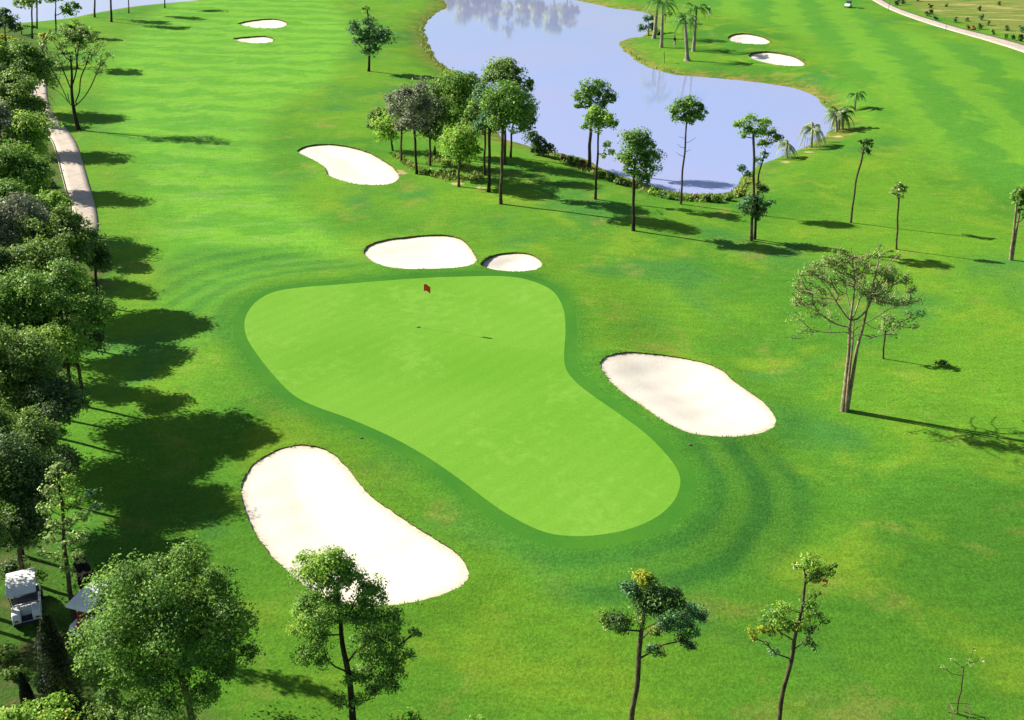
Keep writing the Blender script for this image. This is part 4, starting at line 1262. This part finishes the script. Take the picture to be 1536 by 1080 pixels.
# trees beyond the pond, seen as reflections in the water
_r = np.random.default_rng(9)
for k, (px_, py_, hh) in enumerate([(668, -42, 8), (694, -44, 12), (716, -42, 10), (740, -44, 12.5), (762, -38, 15), (786, -36, 11), (808, -33, 10), (832, -26, 10), (852, -20, 8)]):
    B = ground(px_, py_)
    s = scale_at(B)
    top = at_y(px_, py_, B[1]) + np.array([0, 0, hh])
    d = top - np.array([0, 0, CAMH]); zc = d[1] * CP - d[2] * SP; yc = -(d[1] * SP + d[2] * CP)
    tx, ty = 768 + F * d[0] / zc, 540 + F * yc / zc
    w = 16 if hh < 14 else 9
    hp = py_ - ty
    tree('far_shore_tree', 'yellow-green tree on the far shore, mirrored in the top of the pond', 'tree', (px_, py_), [(px_, py_ - hp * .5), (tx, ty + hp * .15)], .18,
         [], leaf='yellow', lp=4.5, dens=1.0, group='trees of the far shore seen mirrored in the pond', seed=300 + k, crown=(px_, py_ - hp * .58, w, hp * .42, 9, w * .55), twigs=1)

# ------------------------------------------------------------------ palms
def frond(r, o, az, length, rise, droop, leafl, wid, n=14):
    """rachis path and leaflet quads of one frond"""
    t = np.linspace(0, 1, 9)
    hx = length * (t - 0.12 * t ** 2)
    z = rise * length * np.sin(t * math.pi * .55) * .9 - droop * length * t ** 2.2
    P = o + np.stack([np.cos(az) * hx, np.sin(az) * hx, z], 1)
    V = []
    side = np.array([-math.sin(az), math.cos(az), 0.0])
    for k in range(n):
        tt = 0.12 + 0.88 * k / (n - 1); i = tt * 8; i0 = min(int(i), 7); p = P[i0] + (P[i0 + 1] - P[i0]) * (i - i0)
        fw = norm(P[i0 + 1] - P[i0]); L = leafl * math.sin(math.pi * (0.15 + .8 * tt)) ** .6
        for sg in (-1, 1):
            d = side * sg * .85 + fw * .55 + np.array([0, 0, -.45 - .3 * r.random()])
            d = norm(d) * L; wv = fw * wid * .5
            V.append([p - wv, p + wv, p + d * .65 + wv * .9 , p + d])
    return (P, np.linspace(.035, .012, 9)), V


def palm(base, top, label, mat, rad, frl, nfr, group=None, bulge=1.6, shaft=True, lp=0, seed_=1, rise=.55, droop=.85, cat='palm', tr='palmtrunk', leafl=.6):
    r = np.random.default_rng(seed_)
    B = ground(*base); T = at_y(top[0], top[1], B[1])
    root = empty('palm_tree', B)
    P = resample(np.array([[0, 0, -.15], (T - B) * .3 + [0.03, 0, 0], (T - B) * .7, T - B]), .25, False)
    f = np.linspace(0, 1, len(P))
    R = rad * (1 - .35 * f) * (1 + (bulge - 1) * np.exp(-(f / .07) ** 1.3) + .10 * np.sin(f * 3.0))
    V, Q = tubes([(P, R)], 10)
    mesh_obj('trunk', V, Q, M[tr], root, smooth=True)
    o = T - B
    if shaft:
        h = .9
        V, Q = tubes([(np.array([o, o + [0, 0, h * .5], o + [0, 0, h]]), np.array([rad * .62, rad * .6, rad * .3]))], 8)
        mesh_obj('crownshaft', V, Q, M['shaft'], root, smooth=True)
        o = o + np.array([0, 0, h * .9])
    ps, vs = [], []
    for k in range(nfr):
        az = k * 2.399 + r.normal() * .2
        el = r.uniform(-.25, 1.1)
        p, v = frond(r, o, az, frl * r.uniform(.85, 1.1), rise * (0.3 + el), droop * r.uniform(.8, 1.2) * (1.05 - .3 * el), leafl, .16)
        ps.append(p); vs += v
    V1, Q1 = tubes(ps, 4); V2_ = np.array(vs).reshape(-1, 3); Q2 = np.arange(len(V2_)).reshape(-1, 4)
    tint = np.r_[np.full(len(V1), .6), np.repeat(np.clip(r.normal(.45, .2, len(Q2)), 0, 1), 4)]
    mesh_obj('crown', np.vstack([V1, V2_]), np.vstack([Q1, Q2 + len(V1)]), M[mat], root, attrs={'tint': tint})
    tag(root, label, cat, group)
    return root


M['shaft'] = simple('crownshaft_green', (0.10, 0.20, 0.035), .5)
PG = 'tall royal palms on the far bank'
palm((981, 57), (986, 8), 'tall pale palm nearest the pond corner, leftmost of the four', 'palm', .30, 3.0, 15, PG, 1.5, seed_=1)
palm((992, 71), (994, 14), 'tall pale palm second from the left on the far bank', 'palm', .26, 3.0, 15, PG, 1.4, seed_=2)
palm((1031, 91), (1028, 36), 'tall palm with a swollen trunk foot on the far bank, nearest the water', 'palm', .28, 2.5, 14, PG, 2.6, seed_=3)
palm((1040, 77), (1044, 22), 'tall palm at the right end of the four, with the highest crown', 'palm', .26, 2.6, 14, PG, 1.6, seed_=4)
RG = 'small staked palms on the right shore'
palm((1282, 165), (1283, 142), 'small palm farthest up the right shore, standing alone', 'palm', .13, 1.5, 11, RG, 1.2, False, seed_=5, leafl=.4)
palm((1255, 197), (1254, 172), 'left palm of the close group of three on the right shore', 'palmdry', .14, 1.7, 12, RG, 1.2, False, seed_=6, leafl=.4)
palm((1258, 195), (1259, 168), 'middle palm of the close group of three on the right shore', 'palm', .14, 1.9, 12, RG, 1.2, False, seed_=7, leafl=.4)
palm((1264, 194), (1264, 172), 'right palm of the close group of three on the right shore', 'palm', .12, 1.6, 11, RG, 1.2, False, seed_=8, leafl=.4)
palm((1217, 221), (1218, 194), 'grey drooping palm on the right shore with a timber stake frame', 'palmdry', .12, 1.9, 13, RG, 1.2, False, seed_=9, rise=.5, droop=1.1, leafl=.5)
palm((1180, 237), (1180, 218), 'small faded palm at the water edge right of the tiered tree', 'palmdry', .10, 1.4, 10, RG, 1.2, False, seed_=10, droop=1.2, leafl=.4)
# two tiered ornamental tree, bush and sapling behind the palms
lone((973, 53), [(973, 40), (973, 30)], [(966, 41, 6), (975, 40, 6), (982, 43, 5), (969, 29, 5), (976, 28, 5), (962, 43, 4)], 'two tiered little tree at the pond corner behind the palms', 'teal', rad=.09, name='tiered_tree', lp=2.6, dens=1.2, twigs=1)
tree('shrub', 'clipped dark bush beside the foot of the leftmost palm', 'shrub', (986, 53), [(986, 50)], .05, [(984, 50, 4), (988, 49, 4), (991, 51, 3)], leaf='dark', lp=2.4, dens=1.5, seed=61)
lone((998, 35), [(998, 28), (1000, 20)], [(996, 22, 3.5), (1003, 19, 4), (1007, 22, 3)], 'little sapling behind the second palm', 'light', rad=.05, name='sapling', lp=2.4, dens=.8, twigs=1)
lone((997, 95), [(997, 88), (996, 79)], [(996, 78, 1.5)], 'leafless young stem at the water edge before the palms', 'wispy', rad=.05, name='sapling', lp=2.0, dens=.3, twigs=1)
lone((1229, 213), [(1229, 203), (1228, 192)], [(1228, 190, 2.5), (1229, 195, 2)], 'thin sapling at the water right of the grey drooping palm', 'olive', rad=.04, name='sapling', lp=2.2, twigs=1)


# ------------------------------------------------------------------ hard things
def bm_obj(name, bm, mat, parent=None, smooth=False, bevel=0.0):
    me = bpy.data.meshes.new(name)
    bmesh.ops.recalc_face_normals(bm, faces=bm.faces)
    bm.to_mesh(me); bm.free()
    me.materials.append(mat)
    if smooth:
        me.polygons.foreach_set('use_smooth', np.ones(len(me.polygons), bool))
    o = bpy.data.objects.new(name, me); COL.objects.link(o)
    if parent is not None: o.parent = parent
    if bevel:
        b = o.modifiers.new('bevel', 'BEVEL'); b.width = bevel; b.segments = 2
    return o


def prism(bm, pts, x0, x1):
    """side profile (y,z) swept across x"""
    a = [bm.verts.new((x0, y, z)) for y, z in pts]; b = [bm.verts.new((x1, y, z)) for y, z in pts]
    bm.faces.new(a); bm.faces.new(b[::-1])
    for i in range(len(pts)):
        j = (i + 1) % len(pts); bm.faces.new((a[i], b[i], b[j], a[j]))


def box(bm, x0, x1, y0, y1, z0, z1):
    prism(bm, [(y0, z0), (y1, z0), (y1, z1), (y0, z1)], x0, x1)


def rod(bm, p, q, r, k=8):
    V, Q = tubes([(np.array([p, q], float), np.array([r, r]))], k)
    k = len(V) // 2
    vs = [bm.verts.new(v) for v in V]
    for f in Q: bm.faces.new([vs[i] for i in f])
    bm.faces.new(vs[:k]); bm.faces.new(vs[k:])


def lathe_x(bm, prof, cy, cz, k=20):
    """revolve (x, radius) about the X axis"""
    rings = []
    for x, rr in prof:
        rings.append([bm.verts.new((x, cy + rr * math.cos(a), cz + rr * math.sin(a))) for a in np.arange(k) * 2 * math.pi / k])
    for A_, B_ in zip(rings, rings[1:]):
        for i in range(k):
            j = (i + 1) % k; bm.faces.new((A_[i], A_[j], B_[j], B_[i]))
    bm.faces.new(rings[0]); bm.faces.new(rings[-1])


M['white'] = simple('white_paint', (0.78, 0.78, 0.78), .3, .5, .04)
M['blue'] = simple('blue_paint', (0.10, 0.16, 0.34), .3, .5, .05)
M['dark_plastic'] = simple('dark_plastic', (0.025, 0.025, 0.04), .5, .3)
M['seat'] = simple('seat_vinyl', (0.035, 0.03, 0.07), .45, .4)
M['tyre'] = simple('tyre_rubber', (0.02, 0.02, 0.02), .8, .2)
M['steel'] = simple('steel', (0.45, 0.45, 0.46), .35, .5, metal=.8)
M['redlamp'] = simple('tail_lamp_red', (0.45, 0.03, 0.02), .3)
M['bagred'] = simple('bag_red', (0.35, 0.03, 0.04), .7)
M['bagblk'] = simple('bag_black', (0.03, 0.03, 0.035), .7)
gb = NB('windscreen'); gb.p.inputs['Transmission Weight'].default_value = 1.0; M['glass'] = gb.done((0.9, 0.95, 0.95), .03, .5)


def golf_cart(pos, rz, label, body='white', roof='white', seat='seat'):
    """rear faces -y, front +y"""
    root = empty('golf_cart', pos, rz)
    bm = bmesh.new()      # rear body either side of the bag well, floor and front cowl
    for sx in (-1, 1):
        xa, xb = sorted((sx * .24, sx * .60))
        prism(bm, [(-1.18, .30), (-1.20, .62), (-1.05, .80), (-.35, .82), (-.30, .42), (-.42, .30)], xa, xb)
    box(bm, -.236, .236, -.72, -.34, .30, .80)
    box(bm, -.24, .24, -1.14, -.724, .30, .38)
    box(bm, -.56, .56, -.296, .62, .24, .33)
    prism(bm, [(.624, .24), (.62, .55), (.66, .84), (.74, .90), (1.02, .74), (1.20, .48), (1.20, .30), (1.12, .24)], -.58, .58)
    bodyo = bm_obj('body', bm, M[body], root, bevel=.035)
    bm = bmesh.new(); box(bm, -.234, .234, -1.12, -.735, .384, .43)
    prism(bm, [(-1.185, .28), (-1.245, .30), (-1.245, .40), (-1.185, .40)], -.60, .60)
    bm_obj('bag_well', bm, M['dark_plastic'], root, bevel=.01)
    bm = bmesh.new(); prism(bm, [(.58, .60), (.66, .90), (.61, .92), (.53, .62)], -.57, .57)
    bm_obj('dashboard', bm, M['dark_plastic'], root, bevel=.01)
    bm = bmesh.new(); box(bm, -.54, .54, -.38, .16, .822, .93)
    bm_obj('seat', bm, M[seat], root, bevel=.04)
    bm = bmesh.new(); prism(bm, [(-.46, .96), (-.36, .94), (-.44, 1.32), (-.54, 1.32)], -.54, .54)
    bm_obj('backrest', bm, M[seat], root, bevel=.04)
    bm = bmesh.new()       # slanted roof with turned down rim
    n = 10; prof = []
    for k in range(n + 1):
        y = -1.02 + 1.86 * k / n; u = k / n
        prof.append((y, 1.86 + .07 * math.sin(u * math.pi) - (.05 if k in (0, n) else 0)))
    prism(bm, prof + [(y, z - .045) for y, z in prof[::-1]], -.62, .62)
    bm_obj('roof', bm, M[roof], root, bevel=.03)
    for sx in (-1, 1):
        bm = bmesh.new(); rod(bm, (sx * .54, .72, .88), (sx * .56, .50, 1.86), .02); bm_obj('post', bm, M['dark_plastic'], root)
        bm = bmesh.new(); rod(bm, (sx * .54, -.62, .80), (sx * .56, -.82, 1.86), .02); bm_obj('post', bm, M['dark_plastic'], root)
    bm = bmesh.new(); prism(bm, [(.735, .92), (.747, .92), (.545, 1.80), (.533, 1.80)], -.51, .51); bm_obj('windscreen', bm, M['glass'], root)
    for sx in (-1, 1):
        for y in (-.80, .82):
            bm = bmesh.new(); x0 = sx * .46
            xs = [(x0, .10), (x0, .19), (x0 + sx * .03, .225), (x0 + sx * .15, .225), (x0 + sx * .18, .19), (x0 + sx * .18, .12), (x0 + sx * .14, .10)]
            lathe_x(bm, xs, y, .225); w = bm_obj('wheel', bm, M['tyre'], root, smooth=True)
            bm = bmesh.new(); lathe_x(bm, [(x0 + sx * .143, .098), (x0 + sx * .17, .09), (x0 + sx * .175, .03)], y, .225, 14)
            bm_obj('rim', bm, M['steel'], w, smooth=True)
        bm = bmesh.new(); box(bm, sx * .44 - .07, sx * .44 + .07, -1.225, -1.205, .50, .58); bm_obj('tail_lamp', bm, M['redlamp'], root)
        bm = bmesh.new(); box(bm, sx * .40 - .08, sx * .40 + .08, 1.198, 1.212, .42, .50); bm_obj('headlight', bm, M['steel'], root)
    bm = bmesh.new()
    for k in range(16):
        a, b = k * math.pi / 8, (k + 1) * math.pi / 8
        c = np.array([-.27, .40, 1.08]); u = np.array([1, 0, 0]); v = np.array([0, -.5, .86])
        rod(bm, c + .17 * (u * math.cos(a) + v * math.sin(a)), c + .17 * (u * math.cos(b) + v * math.sin(b)), .014, 5)
    rod(bm, (-.27, .40, 1.08), (-.27, .62, .82), .02)
    bm_obj('steering_wheel', bm, M['dark_plastic'], root)
    root.scale = (.86, .86, .86)
    tag(root, label, 'golf cart')
    return root


g1 = ground(44, 918)
golf_cart(g1, math.radians(24), 'white golf cart with an empty bag well parked in the shade at the left edge')
g2 = ground(150, 940)
golf_cart(g2, math.radians(-19), 'white golf cart half hidden behind the large round tree')
golf_cart(ground(1027, 35), math.radians(70), 'dark roofed golf cart behind the crown of a tall palm', 'white', 'dark_plastic')
golf_cart(ground(1272, 11), math.radians(150), 'white golf cart alone on the right fairway at the top edge')


def golf_bag(pos, rz, label, mat):
    root = empty('golf_bag', pos, rz); root.rotation_euler = (math.radians(-14), 0, rz)
    bm = bmesh.new()
    prof = [(0, .12), (.02, .135), (.4, .13), (.75, .14), (.86, .15), (.88, .13)]
    rings = []
    for z, rr in prof:
        rings.append([bm.verts.new((rr * math.cos(a), rr * math.sin(a) * .85, z)) for a in np.arange(14) * 2 * math.pi / 14])
    for A_, B_ in zip(rings, rings[1:]):
        for i in range(14):
            j = (i + 1) % 14; bm.faces.new((A_[i], A_[j], B_[j], B_[i]))
    bm.faces.new(rings[0]); bm.faces.new(rings[-1])
    bm_obj('bag', bm, M[mat], root, smooth=True)
    bm = bmesh.new(); box(bm, -.09, .09, -.19, -.11, .15, .5); bm_obj('pocket', bm, M[mat], root, bevel=.02)
    for k in range(6):
        a = k * 1.05; bm = bmesh.new(); x, y = .07 * math.cos(a), .06 * math.sin(a); h = 1.02 + .05 * (k % 3)
        rod(bm, (x, y, .7), (x * 1.3, y * 1.3, h), .007, 5)
        box(bm, x * 1.3 - .03, x * 1.3 + .03, y * 1.3 - .012, y * 1.3 + .05, h - .01, h + .035)
        bm_obj('club', bm, M['steel'], root)
    tag(root, label, 'golf bag')


ca, sa = math.cos(math.radians(-19)), math.sin(math.radians(-19))
golf_bag(g2 + np.array([ca * 0.0 - sa * -.93, sa * 0.0 + ca * -.93, .44]), math.radians(-19), 'dark red golf bag on the back of the half hidden golf cart', 'bagred')


# ------------------------------------------------------------------ people
M['skin'] = simple('skin', (0.42, 0.25, 0.17), .6, .3, .04)
M['hair'] = simple('hair_dark', (0.015, 0.012, 0.010), .6, .3)
M['cloth_dark'] = simple('cloth_dark', (0.018, 0.016, 0.022), .9, .1)
M['cloth_grey'] = simple('cloth_grey', (0.16, 0.15, 0.15), .9, .1)
M['cloth_white'] = simple('cloth_white', (0.62, 0.60, 0.55), .9, .1)
M['cloth_cream'] = simple('cloth_cream', (0.50, 0.42, 0.30), .9, .1)
M['cloth_green'] = simple('cloth_green', (0.02, 0.07, 0.035), .9, .1)


def skin_mesh(name, verts, rad, edg, mat, parent, sub_=2):
    me = bpy.data.meshes.new(name); me.from_pydata([tuple(v) for v in verts], edg, [])
    o = bpy.data.objects.new(name, me); COL.objects.link(o)
    sk = o.modifiers.new('skin', 'SKIN'); sk.use_smooth_shade = True
    for i, (v, rr) in enumerate(zip(me.skin_vertices[0].data, rad)):
        v.radius = rr if isinstance(rr, tuple) else (rr, rr); v.use_root = (i == 0)
    ss = o.modifiers.new('sub', 'SUBSURF'); ss.levels = sub_; ss.render_levels = sub_
    dg = bpy.context.evaluated_depsgraph_get()
    m2 = bpy.data.meshes.new_from_object(o.evaluated_get(dg))
    m2.name = name
    o.modifiers.clear(); o.data = m2; m2.materials.clear(); m2.materials.append(mat)
    m2.polygons.foreach_set('use_smooth', np.ones(len(m2.polygons), bool))
    o.parent = parent
    return o


def person(pos, rz, label, top, bottom, hat=None, armL=(.12, .05), armR=(.12, .05), stride=.10, lean=.03, bend=0.0):
    """arm: (outwards, forwards) of the hand; figure faces +y"""
    root = empty('person', pos, rz)
    hz = .92
    pel = np.array([0, 0, hz]); ch = np.array([0, lean + bend * .3, 1.32]); nk = np.array([0, lean + bend * .45, 1.46]); hd = nk + np.array([0, .02, .13])
    v = [pel, (pel + ch) / 2, ch, nk, hd - [0, 0, .03], hd + [0, .01, .05]]; rd = [(.13, .10), (.125, .095), (.15, .10), .055, (.075, .085), (.072, .085)]
    e = [(0, 1), (1, 2), (2, 3), (3, 4), (4, 5)]
    hands = []
    for sx, (ao, af) in ((-1, armL), (1, armR)):
        b = len(v); sh = ch + [sx * .17, 0, .06]; el = sh + [sx * (.05 + ao * .3), af * .3 - .02, -.27]; wr = np.array([sh[0] + sx * ao, sh[1] + af, el[2] - .22 + af * .5]); ha = wr + norm(wr - el) * .09
        v += [sh, el, wr, ha]; rd += [.055, .042, .028, (.035, .02)]; e += [(2, b), (b, b + 1), (b + 1, b + 2), (b + 2, b + 3)]; hands.append((ha, norm(wr - el)))
        lb = len(v); hip = pel + [sx * .09, 0, -.06]; kn = np.array([sx * .10, sx * stride * .5 + .03, .49]); an = np.array([sx * .11, sx * stride - .02, .09]); to = an + [0, .15, -.05]
        v += [hip, kn, an, to]; rd += [.085, .06, .04, (.04, .03)]; e += [(0, lb), (lb, lb + 1), (lb + 1, lb + 2), (lb + 2, lb + 3)]
        for kf in range(5):      # fingers and thumb
            fb = len(v); off_ = np.array([0, (kf - 1.8) * .017, 0]) if kf < 4 else np.array([-sx * .01, .035, .035])
            p1 = ha + off_ + norm(wr - el) * .02; p2 = p1 + norm(wr - el) * (.04 + .006 * (2 - abs(kf - 1.5)))
            v += [p1, p2 + [-sx * .012, .004, 0]]; rd += [.009, .007]; e += [(b + 3, fb), (fb, fb + 1)]
    skin_mesh('body', v, rd, e, M['skin'], root)
    # shirt
    v2 = [pel + [0, 0, -.02], (pel + ch) / 2, ch, nk - [0, 0, .03]]; r2 = [(.155, .125), (.15, .12), (.175, .125), (.085, .08)]; e2 = [(0, 1), (1, 2), (2, 3)]
    for sx, (ao, af) in ((-1, armL), (1, armR)):
        b = len(v2); sh = ch + [sx * .17, 0, .06]; el = sh + [sx * (.05 + ao * .3), af * .3 - .02, -.25]
        v2 += [sh, el]; r2 += [.075, .062]; e2 += [(2, b), (b, b + 1)]
    skin_mesh('shirt', v2, r2, e2, M[top], root)
    v3 = [pel + [0, 0, .03]]; r3 = [(.150, .12)]; e3 = []
    for sx in (-1, 1):
        b = len(v3); hip = pel + [sx * .09, 0, -.08]; kn = np.array([sx * .10, sx * stride * .5 + .03, .49]); an = np.array([sx * .11, sx * stride - .02, .12])
        v3 += [hip, kn, an]; r3 += [.108, .08, .062]; e3 += [(0, b), (b, b + 1), (b + 1, b + 2)]
    skin_mesh('trousers', v3, r3, e3, M[bottom], root)
    bm = bmesh.new(); bmesh.ops.create_uvsphere(bm, u_segments=16, v_segments=10, radius=1)
    for q in bm.verts: q.co = Vector((q.co.x * .088, q.co.y * .10 - .015, q.co.z * .085 + .04)) + Vector(hd)
    bmesh.ops.delete(bm, geom=[q for q in bm.verts if q.co.z < hd[2] + .02 and q.co.y > hd[1]], context='VERTS')
    bm_obj('hair', bm, M['hair'], root, smooth=True)
    bm = bmesh.new()
    for sx in (-1, 1):
        bmesh.ops.create_icosphere(bm, subdivisions=1, radius=.011, matrix=__import__('mathutils').Matrix.Translation(Vector(hd) + Vector((sx * .032, .088, .012))))
    bm_obj('eyes', bm, M['hair'], root)
    bm = bmesh.new(); prism(bm, [(hd[1] + .08, hd[2] + .01), (hd[1] + .112, hd[2] - .03), (hd[1] + .08, hd[2] - .035)], -.012, .012)
    bm_obj('nose', bm, M['skin'], root)
    if hat:
        bm = bmesh.new(); rings = []
        for z, rr in ((.05, .16), (.055, .165), (.06, .10), (.13, .09), (.155, .05)):
            rings.append([bm.verts.new((hd[0] + rr * math.cos(a), hd[1] + rr * math.sin(a), hd[2] + z)) for a in np.arange(16) * math.pi / 8])
        for A_, B_ in zip(rings, rings[1:]):
            for i in range(16):
                j = (i + 1) % 16; bm.faces.new((A_[i], A_[j], B_[j], B_[i]))
        bm.faces.new(rings[-1]); bm_obj('hat', bm, M[hat], root, smooth=True)
    tag(root, label, 'person')
    return root


person(ground(128, 886), math.radians(160), 'person in dark clothes standing left behind the half hidden golf cart', 'cloth_dark', 'cloth_dark', armL=(.1, .2), armR=(.12, .1))
person(ground(141, 884), math.radians(120), 'person in black with a bent arm, right of the other one by the golf cart', 'cloth_dark', 'cloth_dark', armL=(.08, .3), armR=(.08, .28), bend=.2)
person(ground(1063, 24), math.radians(200), 'person in grey top and pale trousers walking on the far fairway', 'cloth_grey', 'cloth_white', hat='cloth_white', stride=.16, armL=(.14, .12), armR=(.14, -.08))
person(ground(1012, 71), math.radians(30), 'person in dark green standing between the palms with pale trousers', 'cloth_green', 'cloth_cream', hat='cloth_dark', armL=(.1, .25), armR=(.1, .22), bend=.3)

# ------------------------------------------------------------------ flag, cup, markers
M['pole'] = simple('pole_white', (0.34, 0.42, 0.16), .4)
M['flag'] = simple('flag_red', (0.85, 0.075, 0.035), .8, .1)
fb = ground(628, 491)
root = empty('flagstick', fb)
ft = at_y(635.0, 426, fb[1]) - fb
bm = bmesh.new(); rod(bm, (0, 0, -.1), tuple(ft), .010, 8); bm_obj('pole', bm, M['pole'], root)
V = []; nx_, nz_ = 10, 6
for i in range(nx_ + 1):
    for j in range(nz_ + 1):
        u_, v_ = i / nx_, j / nz_
        V.append((ft[0] + .02 + .42 * u_ * .95, ft[1] + .06 * math.sin(u_ * 6) * u_, ft[2] - .04 - .44 * v_ - .10 * u_ * u_ + .04 * math.sin(u_ * 5)))
Q = [(i * 7 + j, i * 7 + j + 1, (i + 1) * 7 + j + 1, (i + 1) * 7 + j) for i in range(nx_) for j in range(nz_)]
fo = mesh_obj('flag', V, np.array(Q), M['flag'], root, smooth=True); md = fo.modifiers.new('thick', 'SOLIDIFY'); md.thickness = .006
bm = bmesh.new(); bmesh.ops.create_cone(bm, cap_ends=True, segments=20, radius1=.12, radius2=.12, depth=.012)
bm_obj('cup', bm, M['bagblk'], root)
tag(root, 'red flag on a thin pale pole standing in the putting green', 'golf flag')


def post(px, py, hgt, label, mat, rad=.05):
    b = ground(px, py); root = empty('marker_post', b)
    bm = bmesh.new(); rod(bm, (0, 0, -.1), (0, 0, hgt), rad, 8); bm_obj('pole', bm, M[mat], root)
    bm = bmesh.new(); bmesh.ops.create_uvsphere(bm, u_segments=8, v_segments=6, radius=rad * 1.3)
    for q in bm.verts: q.co.z = q.co.z * .6 + hgt
    bm_obj('cap', bm, M[mat], root, smooth=True)
    tag(root, label, 'marker post')


M['postgreen'] = simple('post_green', (0.02, 0.07, 0.05), .6)
M['wood'] = simple('stake_wood', (0.16, 0.12, 0.08), .9, .1)
post(104, 153, 1.0, 'short green post left of the bare V shaped tree', 'postgreen')
post(1332, 18, 2.2, 'thin dark post beside the path in the upper right corner', 'postgreen', .04)
post(1418, 46, 1.2, 'short grey post at the near side of the upper right path', 'wood', .04)


def stakes(px, py, label, w=.55, h=.8, n=4):
    """frame of stakes with top rails round a young tree"""
    b = ground(px, py); root = empty('stake_frame', b)
    cs = [(-w, -w * .6), (w, -w * .6), (w, w * .6), (-w, w * .6)]
    for x, y in cs:
        bm = bmesh.new(); rod(bm, (x, y, -.2), (x, y, h), .022, 6); bm_obj('stake', bm, M['wood'], root)
    for i in range(4):
        a, c = cs[i], cs[(i + 1) % 4]; bm = bmesh.new(); rod(bm, (*a, h - .08), (*c, h - .08), .015, 6); bm_obj('rail', bm, M['wood'], root)
    tag(root, label, 'plant stakes')


stakes(1437, 1074, 'wooden stake frame round the bare sapling at the lower right', .30, .50)
tree('sapling', 'almost leafless sapling inside the stake frame at the lower right', 'tree', (1436, 1070), [(1440, 1040), (1444, 1018), (1445, 1004)], .028,
     [(1416, 1002, 4, 'wispy'), (1455, 994, 4, 'wispy'), (1474, 990, 4, 'wispy'), (1443, 1000, 3, 'wispy'), (1460, 975, 3, 'wispy'), (1430, 990, 3, 'wispy')], leaf='wispy', lp=3.6, dens=.45, seed=77, twigs=2, tip=.006, up=.5)
stakes(1218, 222, 'timber stakes round the grey drooping palm', .7, 1.1)
stakes(1258, 197, 'timber stakes round the group of three palms', .9, 1.1)
stakes(1181, 238, 'timber stakes round the small faded palm', .5, .9)
M['sprk'] = simple('valve_box', (0.10, 0.13, 0.06), .7)
for px, py, lab in ((541, 657, 'small sprinkler head in the grass between the green and the lower left bunker'), (1034, 667, 'small sprinkler head below the right bunker')):
    b = ground(px, py); bm = bmesh.new()
    bmesh.ops.create_cone(bm, cap_ends=True, segments=14, radius1=.09, radius2=.085, depth=.05)
    for q in bm.verts: q.co.z += .015
    o = bm_obj('sprinkler_head', bm, M['sprk']); o.location = b; tag(o, lab, 'sprinkler')
tree('weed_clump', 'dark tuft of weeds alone on the grass right of the big bare tree', 'weed', (1413, 549), [(1413, 546)], .02, [(1408, 545, 4, 'dark'), (1418, 545, 4, 'dark'), (1413, 543, 4, 'dark')], leaf='dark', lp=3.2, dens=.9, seed=88, twigs=1)

# young plants in the dry field beyond the upper right path
r = np.random.default_rng(21)
pl = [(1345, 8, 4.5, 'dark'), (1353, 6, 4, 'dark'), (1391, 24, 3.5, 'dark'), (1396, 22, 3.5, 'dark'), (1404, 30, 3, 'teal'), (1432, 34, 4, 'teal'), (1450, 32, 3, 'leaf'), (1470, 44, 4, 'dark'), (1472, 30, 4, 'teal'), (1452, 44, 3, 'red'), (1461, 45, 3, 'red'), (1488, 52, 3.5, 'leaf'),
      (1511, 46, 3.5, 'dark'), (1519, 60, 4, 'dark'), (1531, 62, 5, 'dark'), (1533, 48, 4.5, 'teal'), (1509, 58, 3.5, 'leaf'), (1482, 38, 3, 'leaf'), (1396, 12, 3, 'olive'), (1420, 10, 2.5, 'olive'), (1470, 16, 3.5, 'olive'), (1498, 8, 3, 'olive'), (1376, 2, 3, 'dark')]
for k, (x, y, rr, mt) in enumerate(pl):
    tree('young_plant', 'small young bush in the rough field beyond the upper right path', 'bush', (x, y), [(x, y - rr)], .04,
         [(x + r.normal(), y - rr * 1.0, rr * .7), (x + r.normal() * 1.2, y - rr * 1.7, rr * .6), (x + r.normal(), y - rr * .5, rr * .7)], leaf=mt, lp=2.2, dens=1.0, group='young bushes in the rough field', seed=400 + k, twigs=1)
